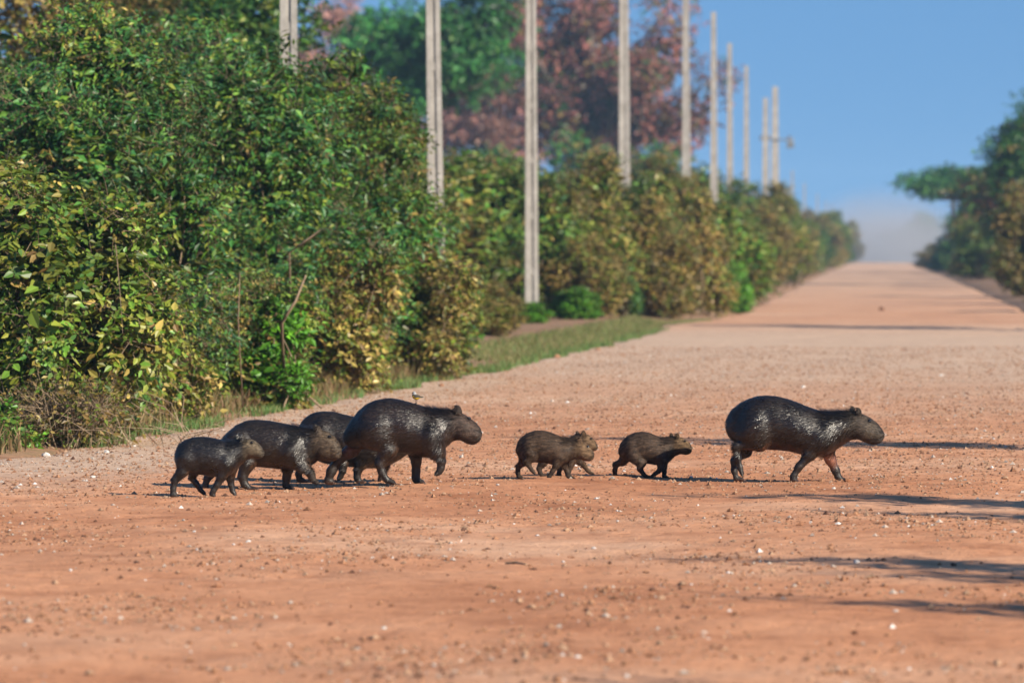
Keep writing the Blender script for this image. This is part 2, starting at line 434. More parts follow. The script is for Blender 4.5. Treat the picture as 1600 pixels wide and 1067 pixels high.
def leaf_cloud(r, lobes, n_twigs, per, twig_len, ll, lw, pals, droop=0.3, up=0.3, shell=(0.55, 1.02), twig_r=0.0, rough=0.18, side=1.0, flat=0.0, six=False):
    """sprays of leaves on the outer volume of some lobes. lobes: (cx,cy,cz,rx,ry,rz,palette weights or None)"""
    L = np.array([q[:6] for q in lobes], float)
    area = (L[:, 3] * L[:, 4] * L[:, 5]) ** (2 / 3)
    li = r.choice(len(L), n_twigs, p=area / area.sum())
    d = unit(r.normal(size=(n_twigs, 3)))
    rad = shell[0] + (shell[1] - shell[0]) * r.random(n_twigs) ** 0.6
    bumpy = 1 + rough * (smooth_noise(d[:, 0] * 2 + li, d[:, 1] * 2 + d[:, 2] * 1.7, 31, f0=0.7))
    p = L[li, :3] + d * L[li, 3:6] * (rad * bumpy)[:, None]
    ok = p[:, 2] > 0.02
    p, d, li = p[ok], d[ok], li[ok]; n = len(p)
    out = unit(d / L[li, 3:6])
    td = unit(out * 0.8 + r.normal(size=(n, 3)) * 0.55 + np.array([0, 0, up]))
    tl = twig_len * r.uniform(0.5, 1.4, n)
    lsc = r.uniform(0.72, 1.5, len(L)); lbr = np.clip(np.exp(r.normal(-0.06, 0.30, len(L))), 0.5, 1.28)
    # palettes: each lobe mixes its own
    pal_all = np.concatenate([np.array(GREEN[q]) for q in pals]) * np.array([1.45, 1.60, 0.95])
    off = np.cumsum([0] + [len(GREEN[q]) for q in pals])
    wts = np.array([q[6] if len(q) > 6 and q[6] is not None else [1] * len(pals) for q in lobes], float)
    wts = wts / wts.sum(1, keepdims=True)
    u = r.random(n)
    pi_ = (u[:, None] > np.cumsum(wts, 1)[li]).sum(1).clip(0, len(pals) - 1)
    t = np.linspace(0.12, 1.0, per)
    bend = np.array([0, 0, -droop * 0.5])
    base = p[:, None] + td[:, None] * (tl[:, None] * t)[..., None] + bend * (tl[:, None] * t ** 2)[..., None]
    sgn = np.where(np.arange(per) % 2 == 0, 1.0, -1.0)
    sd = unit(np.cross(td, unit(r.normal(size=(n, 3)) * 0.5 + np.array([0, 0, 1.0]))))
    ld = unit(td[:, None] * 0.55 + sd[:, None] * (sgn * side)[None, :, None] + r.normal(size=(n, per, 3)) * 0.30 + np.array([0, 0, -droop]))
    nrm = unit(out[:, None] * 0.5 + r.normal(size=(n, per, 3)) * 0.5 + np.array([0, 0, 0.6 + flat]))
    wd = unit(np.cross(ld, nrm)); nn = np.cross(wd, ld)
    sc = r.uniform(0.65, 1.35, (n, per, 1)) * lsc[li][:, None, None]
    A = base; T = base + ld * ll * sc
    mid = base + ld * ll * 0.45 * sc + nn * lw * 0.15 * sc
    Bv, Cv = mid + wd * lw * 0.5 * sc, mid - wd * lw * 0.5 * sc
    m = n * per
    if six:
        m1 = base + ld * ll * 0.28 * sc + nn * lw * 0.12 * sc; m2 = base + ld * ll * 0.66 * sc + nn * lw * 0.10 * sc
        V = np.stack([A, m1 + wd * lw * 0.48 * sc, m2 + wd * lw * 0.34 * sc, T, m2 - wd * lw * 0.34 * sc, m1 - wd * lw * 0.48 * sc], 2).reshape(-1, 3); nv = 6
        q = np.arange(m)[:, None] * 6
        F = np.concatenate([q + np.array([[0, 1, 2]]), q + np.array([[0, 2, 3]]), q + np.array([[0, 3, 4]]), q + np.array([[0, 4, 5]])], 0)
    else:
        V = np.stack([A, Bv, T, Cv], 2).reshape(-1, 3); nv = 4
        q = np.arange(m)[:, None] * 4
        F = np.concatenate([q + np.array([[0, 1, 2]]), q + np.array([[0, 2, 3]])], 0)
    cidx = (off[pi_][:, None] + r.integers(0, 99, (n, per)) % (np.diff(off)[pi_])[:, None])
    tw = r.uniform(0.75, 1.25, (n, 1, 1)) * lbr[li][:, None, None]
    C = pal_all[cidx] * tw * r.uniform(0.82, 1.18, (n, per, 1))
    C = np.repeat(C.reshape(-1, 3), nv, 0)
    tw_mesh = None
    if twig_r > 0:
        tip = p + td * tl[:, None] + bend * tl[:, None]
        back = p - td * tl[:, None] * 0.6
        a = unit(np.cross(td, np.array([0.3, 0.2, 0.9]))); b = np.cross(td, a)
        ring = [a, -0.5 * a + 0.87 * b, -0.5 * a - 0.87 * b]
        VV = np.stack([back + x * twig_r for x in ring] + [tip + x * twig_r * 0.4 for x in ring], 1).reshape(-1, 3)
        k0 = np.arange(n)[:, None] * 6
        FF = np.concatenate([k0 + np.array([[i, (i + 1) % 3, 3 + (i + 1) % 3, 3 + i]]) for i in range(3)], 0)
        tw_mesh = (VV, FF)
    return V, F, C, tw_mesh

def merge_leaves(parts):
    V, F, C, n = [], [], [], 0
    for v, f, c, _ in parts:
        V.append(v); F.append(f + n); C.append(c); n += len(v)
    return np.concatenate(V), np.concatenate(F), np.concatenate(C)

def stems_mesh(r, lobes, base_r=0.025, spread=0.25, per_lobe=2, sides=5, name='stems'):
    mb = MB()
    for q in lobes:
        c = np.array(q[:3]); rr = np.array(q[3:6])
        for _ in range(per_lobe):
            b = np.array([c[0] * 0.45 + r.normal() * spread, c[1] * 0.45 + r.normal() * spread, -0.08])
            e = c + r.normal(size=3) * rr * 0.4
            mid = (b + e) / 2 + r.normal(size=3) * np.array([0.16, 0.16, 0.05]) * np.linalg.norm(e - b)
            pts = [(1 - t) ** 2 * b + 2 * t * (1 - t) * mid + t * t * e for t in np.linspace(0, 1, 6)]
            w = base_r * r.uniform(0.6, 1.2)
            mb.tube(pts, [w * (1 - 0.75 * t) for t in np.linspace(0, 1, 6)], sides)
    return mb.mesh(name, True)

def dome_lobes(r, R, H, n, weights, lob=(0.20, 0.36), tier=(0.75, 1.0)):
    """a lumpy dome of lobes reaching the ground"""
    out = []
    for i in range(n):
        a = r.uniform(0, 6.28); u = r.random()
        zc = H * (0.12 + 0.66 * u)
        prof = math.sqrt(max(0.05, 1 - (zc / H) ** 2.2))
        rr = R * prof * r.random() ** 0.35 * 0.80
        ex = r.choice([1.0, 1.0, 1.0, 1.28]); rr *= ex; zc *= r.choice([1.0, 1.0, 1.12])
        s = r.uniform(*lob) * R * (1.05 - 0.35 * zc / H) * (1.0 if ex == 1 else 0.7)
        out.append((rr * math.cos(a), rr * math.sin(a), zc, s, s, s * r.uniform(*tier) * min(1.2, H / R / 2 + 0.3), weights[r.integers(len(weights))]))
    return out

def build_shrub(name, seed, R, H, nl, pals, weights, n_twigs, per, tl, ll, lw, droop=0.3, twig_r=0.003, inner=0, base_r=0.03, up=0.3, extra_lobes=(), side=1.0, six=False, tier=(0.75, 1.0), lob=(0.20, 0.36)):
    r = np.random.default_rng(seed)
    lobes = dome_lobes(r, R, H, nl, weights, lob, tier) + list(extra_lobes)
    parts = [leaf_cloud(r, lobes, n_twigs, per, tl, ll, lw, pals, droop, up, twig_r=twig_r, side=side, six=six)]
    if inner:
        parts.append(leaf_cloud(r, lobes, inner, 5, tl, ll * 1.4, lw * 1.7, pals, droop, up, shell=(0.05, 0.50), six=six))
    root = empty(name)
    V, F, C = merge_leaves(parts)
    tag(obj('foliage', mesh_np('foliage', V, F, C), M_LEAF, root), kind='stuff')
    obj('stems', stems_mesh(r, lobes, base_r), M_TWIG, root)
    if parts[0][3] is not None:
        tag(obj('twigs', mesh_np('twigs', *parts[0][3]), M_TWIG, root), kind='stuff')
    root['lobes'] = 0; del root['lobes']
    return root, lobes

def place(root, px, Y, R0=None, H0=None, want_r=None, want_h=None, X=None, rz=0.0, z=None):
    x = X if X is not None else W(px, 400, Y)[0]
    zz = float(verge_h(np.float64(x), np.float64(Y))) if z is None else z
    root.location = (x, Y, zz - 0.04); root.rotation_euler = (0, 0, rz)
    if want_r: root.scale = (want_r / R0, want_r / R0, want_h / H0)
    return root

# --- the near shrub on the left: broad olive leaves, twiggy, some dry
near, near_lobes = build_shrub('leafy_shrub', 101, 1.32, 2.7, 34, ['olive', 'mid', 'dry'],
    [(6, 2, .4), (4, 4, .4), (6, 1, 1.6)], 4800, 7, 0.28, 0.066, 0.038, droop=0.55, twig_r=0.0028, inner=2000, base_r=0.02, six=True)
place(near, 0, 47.0, X=-7.4)
tag(near, 'olive green twiggy shrub with broad drooping leaves behind pale gravel shoulder', 'shrub')
def ovate_leaf(seed):
    r = np.random.default_rng(seed)
    prof = [(0, 0.02), (0.15, 0.30), (0.38, 0.46), (0.62, 0.36), (0.84, 0.15), (1.0, 0.0)]
    v = []
    for t, w in prof:
        cz = 0.10 * math.sin(t * 3.0) - 0.12 * t * t
        v += [(t, -w * 0.55, cz + 0.10 * w), (t, 0, cz), (t, w * 0.55, cz + 0.10 * w)]
    f = []
    for i in range(len(prof) - 1):
        a = i * 3; f += [(a, a + 1, a + 4, a + 3), (a + 1, a + 2, a + 5, a + 4)]
    return np.array(v), np.array(f)
lv, lf = ovate_leaf(1)
leaf_meshes = []
for i, c in enumerate(GREEN['olive'] + GREEN['mid'][:3]):
    me = mesh_np('leaf', lv * np.array([1, 1, 1]), lf, np.tile(np.array(c) * 1.1, (len(lv), 1)), smooth=True)
    me.materials.append(M_LEAF); leaf_meshes.append(me)
r = np.random.default_rng(55)
cnt = 0
while cnt < 280:
    q = near_lobes[r.integers(len(near_lobes))]
    d = unit(r.normal(size=3) + np.array([0.35, -0.9, 0.25]))
    p = np.array(q[:3]) + d * np.array(q[3:6]) * r.uniform(0.95, 1.18)
    if p[2] < 0.35: continue
    o = obj('leaf', leaf_meshes[r.integers(len(leaf_meshes))], None, near, tuple(p))
    o.rotation_euler = (r.normal() * 0.5, r.uniform(0.2, 1.3), r.uniform(0, 6.28))
    s = r.uniform(0.055, 0.085); o.scale = (s, s, s); cnt += 1

# a few long bare whips arching out of the near shrub
mb = MB()
for i in range(26):
    q = near_lobes[r.integers(len(near_lobes))]
    a = np.array(q[:3]) + r.normal(size=3) * 0.2
    d = unit(r.normal(size=3) + np.array([0.7, -0.7, 0.15])); Lw = r.uniform(0.5, 1.15)
    pts = [a + d * Lw * t + np.array([0, 0, -0.35 * t * t * Lw]) for t in np.linspace(0, 1, 6)]
    mb.tube(pts, [0.006 * (1 - 0.7 * t) for t in np.linspace(0, 1, 6)], 4)
for i in range(90):      # dead stalks at the foot
    b = np.array([r.uniform(-1.3, 1.7), r.uniform(-1.5, -0.5), 0.0]); d = unit(np.array([r.normal() * 0.6, r.normal() * 0.5 - 0.2, 0.8])); Lw = r.uniform(0.3, 0.9)
    pts = [b + d * Lw * t + np.array([0.15 * t * t * r.normal(), 0, -0.3 * t * t * Lw]) for t in np.linspace(0, 1, 4)]
    mb.tube(pts, [0.0045, 0.004, 0.003, 0.002], 3)
obj('dead_stalks', mb.mesh('dead_stalks'), M_TWIG, near)

# --- the big dark green thicket behind it
big_specs = [
    # X, Y, R, H, seed, palettes, weights, label
    (-8.6, 55.5, 2.05, 4.3, 201, ['dark', 'mid', 'olive', 'dry'], [(7, 1, .6, 0), (6, 2, .6, .1), (3, 3, 3, .6)], 'dark green feathery thicket rising directly behind the olive shrub'),
    (-8.1, 63.5, 2.2, 4.6, 202, ['dark', 'mid', 'olive', 'dry'], [(8, 1, .5, 0), (5, 3, 1, .3), (6, 2, 1, 0)], 'tallest dark green feathery thicket with one pole showing above it'),
    (-7.3, 69.5, 1.75, 4.45, 203, ['dark', 'mid', 'olive', 'dry'], [(6, 3, 1, 0), (3, 3, 2, .5), (5, 3, 2, .5)], 'green feathery thicket with dry tangle below, left of the half hidden pole'),
    (-7.5, 77.0, 1.5, 4.1, 204, ['mid', 'olive', 'dry', 'dark'], [(3, 2, 1, 4), (2, 4, 2, 1), (3, 2, .5, 4)], 'olive and green shrub hiding the foot of a concrete pole'),
]
for X, Y, R, H, seed, pals, wts, label in big_specs:
    root, lobes_ = build_shrub('thicket', seed, R, H, 44, pals, wts, 6800, 9, 0.28, 0.075, 0.030, droop=0.35, twig_r=0.0025, inner=3300, base_r=0.02, tier=(0.42, 0.70), lob=(0.18, 0.40))
    place(root, 0, Y, X=X); tag(root, label, 'thicket', None)
# --- dry tangle in front of the thicket along the edge
low_specs = [(-7.5, 52.0, 0.95, 1.45, 301, 'low tangle of olive weeds between olive shrub and dark thicket'),
             (-6.95, 57.5, 1.05, 1.7, 302, 'brownish olive weed tangle at the foot of the dark thicket'),
             (-6.5, 64.0, 1.15, 2.1, 303, 'dry brown leafy tangle spilling towards the grass strip'),
             (-6.35, 70.5, 1.1, 2.5, 304, 'tall dry yellowish leafy tangle standing where the gravel road widens')]
for X, Y, R, H, seed, label in low_specs:
    root, lobes_ = build_shrub('weed_tangle', seed, R, H, 24, ['olive', 'dry', 'mid'], [(5, 2, 2), (3, 4, .5), (3, 1, 4)] if seed < 303 else [(3, 4, .6), (2, 5, .3), (4, 2, 1)], 4200, 7, 0.20, 0.055, 0.028, droop=0.5, twig_r=0.0022, inner=1100, base_r=0.012, six=True)
    place(root, 0, Y, X=X); tag(root, label, 'weeds')
root, lobes_ = build_shrub('weed_tangle', 305, 1.0, 0.62, 14, ['dry', 'rust', 'olive'], [(2, 2, 3)], 1300, 4, 0.26, 0.05, 0.022, droop=0.4, twig_r=0.0034, inner=0, base_r=0.008)
place(root, 0, 46.2, X=-7.15); tag(root, 'brown dead twig tangle at the foot of the olive shrub', 'weeds')
# bright green sapling in the gap of the thicket
root, lobes_ = build_shrub('sapling', 310, 0.42, 1.05, 7, ['bright'], [(1,)], 420, 8, 0.16, 0.085, 0.04, droop=0.2, twig_r=0.003, base_r=0.015)
place(root, 0, 57.0, X=W(455, 400, 57.0)[0]); root.location.z += 0.15
tag(root, 'bright green broad leaved sapling in front of the dark thicket', 'sapling')
for i, (px, py, h, rr) in enumerate([(112, 690, .28, .16), (22, 705, .42, .25), (640, 588, .35, .28), (600, 595, .3, .3), (722, 566, .4, .3)]):
    g = G(px, py)
    root, lobes_ = build_shrub('small_weed', 320 + i, rr, h, 5, ['bright', 'mid'], [(1, 1)], 130, 6, 0.09, 0.05, 0.028, twig_r=0.002, base_r=0.006)
    place(root, 0, g[1], X=g[0]); tag(root, ['small green weed rooted in the bare soil bank', 'leafy green weed at the gravel shoulder corner', 'small green weed beside the road stones', 'low green weed under the dry tangle', 'green weed at the end of the grass strip'][i], 'weed')

# --- bare branches leaning in the thicket
mb_specs = [((462, 470), (478, 430), (440, 505), 56.5), ((500, 360), (470, 385), (452, 395), 58.0), ((375, 425), (365, 470), (372, 500), 54.5)]
for i, (a, b, c, Y) in enumerate(mb_specs):
    mb = MB()
    pts = [W(*c, Y), W((a[0] + c[0]) / 2, (a[1] + c[1]) / 2, Y - .08), W(*a, Y - .1), W(*b, Y)]
    g = pts[0].copy(); g[2] = 0.1; g[1] += 0.4
    mb.tube([g] + pts, np.array([.03, .027, .024, .021, .014]) * (.75, .5, .3)[i], 6)
    tag(obj('bare_branch', mb.mesh('bare_branch', True), M_TWIG), ['pale crooked bare branch standing beside the bright sapling', 'thin bare branch slanting above the bright green sapling', 'thin upright bare branch in the olive weeds'][i], 'branch')

# --- shrubs shared by the hedge further along the road
lib = {}
def lib_shrub(key, *a, **k):
    root, _ = build_shrub('hedge_shrub', *a, **k); lib[key] = root
lib_shrub('green', 401, 1.5, 4.0, 32, ['mid', 'olive', 'dark', 'dry'], [(5, 2, 1, .5), (3, 3, 1, 1), (5, 1, 2, 0)], 3600, 7, 0.34, 0.11, 0.05, twig_r=0.005, inner=1200)
lib_shrub('olive', 402, 1.5, 4.0, 32, ['olive', 'mid', 'dry', 'bright'], [(4, 3, 2, .5), (3, 3, 1, 1), (3, 1, 4, 0)], 3600, 7, 0.34, 0.11, 0.05, twig_r=0.005, inner=1200)
lib_shrub('brown', 403, 1.5, 4.0, 32, ['dry', 'rust', 'olive'], [(3, 3, 2), (3, 2, 4), (2, 4, 1)], 3200, 7, 0.34, 0.11, 0.05, twig_r=0.006, inner=1000)
lib_shrub('bright', 404, 1.5, 4.0, 26, ['bright', 'mid'], [(4, 1), (2, 1)], 3200, 7, 0.34, 0.13, 0.06, twig_r=0.005, inner=1000)
lib_shrub('darkg', 405, 1.5, 4.0, 26, ['dark', 'mid'], [(4, 1)], 3200, 7, 0.34, 0.12, 0.05, twig_r=0.005, inner=1000)
used = {}
HG = 'shrubs of the hedge along the left roadside'
def hedge(key, X, Y, R, H, label, group=None, rz=0.0):
    if key not in used: used[key] = 1; o = lib[key]
    else: o = copy_tree(lib[key]); used[key] += 1
    hr = np.random.default_rng(int(abs(X * 37 + Y * 11)))
    if Y > 155: H *= hr.uniform(0.80, 1.22); R *= hr.uniform(0.85, 1.25); X += hr.uniform(-0.35, 0.25)
    place(o, 0, Y, 1.5, 4.0, R, H, X=X, rz=rz); tag(o, label, 'shrub')
    if group: o['group'] = group
    elif 'group' in o: del o['group']
    return o
hedge('green', -9.7, 100, 1.9, 3.9, 'green shrub between the thicket and the pole standing clear of the hedge', rz=.4)
hedge('olive', -10.4, 117, 2.2, 4.3, 'olive green shrub left of the pole that stands clear of the hedge', rz=1.1)
hedge('green', -8.5, 122, 1.8, 4.2, 'tall green shrub directly behind the pole standing clear of the hedge', rz=2.2)
hedge('olive', -7.1, 126, 1.5, 3.9, 'yellow green shrub right of the pole standing clear of the hedge', rz=3.0)
hedge('brown', -6.5, 121, 0.9, 2.0, 'low brown dry shrub in front of the yellow green hedge shrub', rz=3.0)
hedge('green', -6.1, 131, 1.3, 3.8, 'green shrub with brown base below the fourth pole of the row', rz=4.0)
hedge('brown', -5.5, 128, 1.2, 3.0, 'broad brown dry shrub behind the dark green bush', rz=.3)
hedge('brown', -5.0, 137, 1.2, 3.5, 'tall brown dry shrub next to the bright green bush', rz=5.0)
hedge('olive', -4.9, 148, 1.2, 3.7, 'olive shrub rising just behind the bright green bush', rz=.8)
hedge('darkg', -6.05, 123, 0.62, 1.55, 'dark green rounded bush standing before brown hedge shrubs', rz=.8)
hedge('bright', -6.55, 117.5, 0.55, 0.85, 'low bright green bush right of the clear standing pole', rz=.8)
hedge('bright', -7.3, 111.0, 0.5, 0.55, 'low green weeds covering the foot of the clear standing pole', rz=1.8)
hedge('bright', -4.12, 147.0, 0.72, 1.65, 'bright green rounded bush right at the road edge', rz=2.8)
hedge('brown', -6.9, 95.0, 0.7, 1.0, 'low dry brown weeds on the verge left of the grass strip', rz=2.8)
hedge('olive', -7.4, 90.0, 0.9, 1.3, 'low olive weeds beside the dry tangle where road widens', rz=2.8)
for X, Y, R, H, rz in [(-11.6, 59, 2.1, 4.3, .2), (-11.0, 68, 2.2, 4.4, 1.9), (-10.2, 78, 2.1, 4.2, 3.3), (-12.6, 70, 2.2, 4.8, 4.4), (-13.5, 82, 2.4, 5.0, 5.2)]:
    hedge('darkg', X, Y, R, H, 'dark green shrub filling the ground behind the front thickets', 'shrubs behind the front thickets', rz=rz)
i = 0
for X, Y, R, H in [(-5.0, 165, 1.4, 3.9), (-4.9, 188, 1.4, 4.0), (-5.0, 215, 1.5, 4.0), (-5.2, 245, 1.6, 4.3), (-5.2, 280, 1.6, 4.3), (-5.3, 325, 1.7, 4.0), (-5.2, 375, 1.8, 4.0), (-5.2, 430, 1.9, 4.2), (-5.3, 500, 2.0, 4.8), (-5.4, 580, 2.2, 5.4), (-5.2, 670, 2.2, 5.6), (-5.0, 760, 2.4, 5.4)]:
    kd = ['olive', 'green', 'brown'][i % 3] if Y < 300 else ['green', 'darkg', 'brown'][i % 3]
    wd_ = dict(olive='yellowish olive', green='mid green', brown='dry brown', darkg='dark green')[kd]
    hedge(kd, X, Y, R, H, wd_ + ' roadside shrub in the hedge receding below the far poles', wd_ + ' shrubs of the left hedge', rz=i * 1.3); i += 1
for X, Y, R, H in [(-8.2, 160, 2.2, 4.6), (-8, 200, 2.3, 4.8), (-8, 250, 2.4, 4.9), (-8, 320, 2.5, 5), (-8, 420, 2.6, 5.4), (-8, 540, 2.6, 5.8), (-8, 700, 2.8, 6)]:
    hedge(['green', 'olive'][i % 2], X, Y, R, H, 'tall ' + ['green', 'olive'][i % 2] + ' shrub in the back row of the receding hedge', 'back row of the left hedge, ' + ['green', 'olive'][i % 2], rz=i * 1.1); i += 1
RG = 'shrubs along the right roadside'
for X, Y, R, H, key, label in [(5.15, 149, 1.15, 2.0, 'green', 'dark shrub at the right roadside nearest the pale gravel'),
                       (5.7, 195, 1.5, 4.1, 'brown', 'reddish brown shrub below the tall right hand tree'),
                       (6.2, 240, 1.8, 4.0, 'darkg', 'dark green shrub behind the reddish brown roadside shrub'),
                       (6.3, 300, 1.6, 3.4, 'green', 'green shrub at the right roadside below the flat crowned tree'),
                       (5.9, 350, 1.5, 2.3, 'brown', 'low dry shrub at the right roadside below the flat crowned tree'),
                       (5.6, 430, 1.8, 2.2, 'darkg', 'low dark shrub at the right road edge near the dust'),
                       (5.4, 520, 1.8, 2.2, 'brown', 'low brown shrub where the right road edge meets the dust'),
                       (8.2, 400, 2.6, 4.6, 'darkg', 'tall dark shrub behind the trunk of the flat crowned tree')]:
    hedge(key, X, Y, R, H, label, None, rz=i * 0.9); i += 1

# ------------------------------------------------------------------ trees
def build_tree(name, seed, H, crown_z, crown_r, crown_h, nl, pals, weights, n_twigs, per, tl, ll, lw, trunk_r, lob=(0.22, 0.36), shape='round', trunk_top=None, fill=1.0):
    r = np.random.default_rng(seed)
    lobes = []
    for i in range(nl):
        d = unit(r.normal(size=3)); rad = r.random() ** 0.40 * r.choice([0.7, 0.85, 1.08])
        c = d * rad * np.array([crown_r, crown_r, crown_h]) + np.array([0, 0, crown_z])
        if shape == 'flat': c[2] = crown_z + r.uniform(-0.4, 0.4) * crown_h
        s = r.uniform(*lob) * crown_r
        lobes.append((*c, s, s, s * (0.7 if shape != 'flat' else 0.35), weights[r.integers(len(weights))]))
    parts = [leaf_cloud(r, lobes, n_twigs, per, tl, ll, lw, pals, 0.3, 0.2, shell=(0.25, 1.05))]
    V, F, C = merge_leaves(parts)
    root = empty(name)
    tag(obj('crown', mesh_np('crown', V, F, C), M_LEAF, root), kind='stuff')
    mb = MB(); fork = crown_z - crown_h * 0.75
    sw = r.normal(size=2) * 0.25
    mb.tube([(0, 0, -0.3), (sw[0], sw[1], fork * 0.5), (sw[0] * 0.5, sw[1] * 1.4, fork)], [trunk_r * 1.25, trunk_r, trunk_r * 0.8], 8)
    obj('trunk', mb.mesh('trunk', True), M_BARK, root)
    f0 = np.array([sw[0] * 0.5, sw[1] * 1.4, fork])
    mb = MB()
    for q in lobes:
        e = np.array(q[:3]); mid = f0 * 0.45 + e * 0.55 + r.normal(size=3) * crown_r * 0.06 + np.array([0, 0, -0.06 * crown_h])
        mb.tube([f0 - [0, 0, .15], mid, e], [trunk_r * 0.5, trunk_r * 0.3, trunk_r * 0.1], 5)
    obj('limbs', mb.mesh('limbs', True), M_BARK, root)
    return root
def tree_at(root, px, Y, label, rz=0.0, z=0.0):
    x = W(px, 400, Y)[0]
    root.location = (x, Y, z); root.rotation_euler = (0, 0, rz); tag(root, label, 'tree')
    return root
t_green = build_tree('tree', 501, 15, 11.6, 4.0, 3.6, 34, ['crown', 'dark'], [(5, 1), (3, 1)], 5600, 8, 0.55, 0.22, 0.11, 0.28, lob=(0.22, 0.40))
tree_at(t_green, 675, 255, 'round green crowned tree standing beyond the hedge')
t_plum = build_tree('tree', 502, 24, 14.6, 8.2, 8.2, 62, ['plum', 'rust', 'dark'], [(8, .6, .1), (6, 1, .2), (5, 1, 1)], 8000, 8, 0.8, 0.28, 0.16, 0.45, lob=(0.16, 0.28))
tree_at(t_plum, 935, 400, 'large purplish brown crowned tree standing highest beyond the hedge')
t_blush = build_tree('tree', 503, 22, 13.5, 6.0, 7.4, 36, ['blush', 'plum'], [(3, 1), (2, 2)], 4000, 8, 0.8, 0.26, 0.14, 0.4, lob=(0.18, 0.3))
tree_at(t_blush, 775, 430, 'sparse pinkish tree between the green and the purplish trees')
t2 = copy_tree(t_blush); tree_at(t2, 505, 470, 'pale pinkish tree seen beyond the pole above the tallest thicket', 2.0, 3.0)
t3 = copy_tree(t_plum); tree_at(t3, 410, 640, 'faint purplish tree in haze left of the pale pinkish tree', 1.0); 
t_low = build_tree('tree', 504, 9, 5.6, 4.0, 4.0, 26, ['dark', 'crown', 'rust'], [(3, 1, 1), (2, 1, 1), (2, 1, 2)], 3400, 8, 0.6, 0.2, 0.1, 0.22, lob=(0.28, 0.42))
tree_at(t_low, 905, 300, 'low hazy green tree below the purplish brown tree'); t_low.scale = (1, 1, .78)
t4 = copy_tree(t_low); tree_at(t4, 1010, 330, 'low hazy tree between two poles beneath the purplish crown', 1.5)
o = copy_tree(t_blush); tree_at(o, 645, 500, 'hazy pinkish tree seen under the round green crown', 4.1, -1.5)
o = copy_tree(t_low); tree_at(o, 605, 330, 'low hazy tree filling below the round green crown', 4.9, 1.0)
t5 = copy_tree(t_low); tree_at(t5, 760, 290, 'low hazy tree below the pinkish crown', 2.7, -1.0)
t_l = build_tree('tree', 505, 8, 5.6, 2.6, 2.4, 20, ['mid', 'dark', 'rust'], [(3, 2, 1), (2, 3, 0)], 2600, 8, 0.4, 0.13, 0.06, 0.16, lob=(0.28, 0.44))
tree_at(t_l, 300, 105, 'green tree top rising above the dark thicket')
t_l2 = build_tree('tree', 506, 9, 6.0, 2.6, 2.6, 20, ['rust', 'dry', 'olive'], [(3, 2, 1), (2, 3, 1)], 2200, 8, 0.4, 0.13, 0.06, 0.16, lob=(0.28, 0.44))
tree_at(t_l2, 70, 95, 'brownish dry tree top behind the dark thicket')
t_l3 = copy_tree(t_l); tree_at(t_l3, 200, 150, 'hazy green tree further behind the thicket', 2.0, 1.0); t_l3.scale = (1.3, 1.3, 1.3)
# right side
t_r = build_tree('tree', 507, 8.3, 4.9, 2.8, 3.3, 34, ['dark', 'rust', 'plum'], [(4, 1, 0), (2, 2, 1), (3, 0, 0)], 4600, 8, 0.45, 0.16, 0.08, 0.18, lob=(0.28, 0.44))
tree_at(t_r, 1610, 265, 'tall dark green tree at the right roadside'); t_r.scale = (1.1, 1.1, 1.12)
o = copy_tree(t_r); tree_at(o, 1572, 330, 'dark tree of middle height behind the tall right roadside tree', 1.3); o.scale = (1.05, 1.05, .9)
o = copy_tree(t_r); tree_at(o, 1545, 390, 'dark green tree beside the trunk of the flat crowned tree', 2.6); o.scale = (.9, .9, .66)
o = copy_tree(t_r); tree_at(o, 1512, 440, 'low dark tree hiding the trunk of the flat crowned tree', 4.0); o.scale = (.8, .8, .55)
t_flat = build_tree('tree', 508, 8, 6.9, 5.0, 1.6, 34, ['dark', 'crown'], [(3, 1)], 2600, 8, 0.5, 0.2, 0.1, 0.16, lob=(0.16, 0.30), shape='flat')
tree_at(t_flat, 1490, 410, 'flat crowned tree spreading over the right roadside')
t_hz = copy_tree(t_low); tree_at(t_hz, 1436, 840, 'hazy bluish tree behind the dust on the right', 0.7, -0.8); t_hz.scale = (1.0, 1, .8)
t_hz2 = copy_tree(t_plum); tree_at(t_hz2, 1560, 420, 'reddish tree behind the flat crowned tree', 0.7, -1.0); t_hz2.scale = (.38, .38, .36)
# trees beside the road to the right, out of the frame, whose long shadows reach across the road
t_s = build_tree('tree', 509, 4, 2.3, 0.34, 1.25, 14, ['dark', 'olive'], [(1, 1)], 210, 6, 0.2, 0.09, 0.040, 0.028, lob=(0.35, 0.6))
def shadow_tree(o, px, py, top, sc, label):
    """stand a tree where its top's shadow ends at the ground point (px,py)"""
    g = G(px, py); L = top * sc / math.tan(SUN_EL)
    o.location = (g[0] + L * math.cos(SUN_AZ), g[1] - L * math.sin(SUN_AZ), 0.05); o.scale = (sc, sc, sc)
    return tag(o, label, 'tree', 'slender trees at the right roadside')
SG = 'slender small crowned tree at the right side of the road'
shadow_tree(t_s, 800, 680, 3.4, 1.7, SG)
for px, py, sc in [(1060, 772, 1.2), (1290, 798, 1.0), (1080, 868, 1.05), (1180, 930, 1.1), (1000, 514, 2.6), (1350, 474, 3.0), (1300, 892, .85), (980, 1058, 1.2)]:
    shadow_tree(copy_tree(t_s), px, py, 3.3, sc, SG)

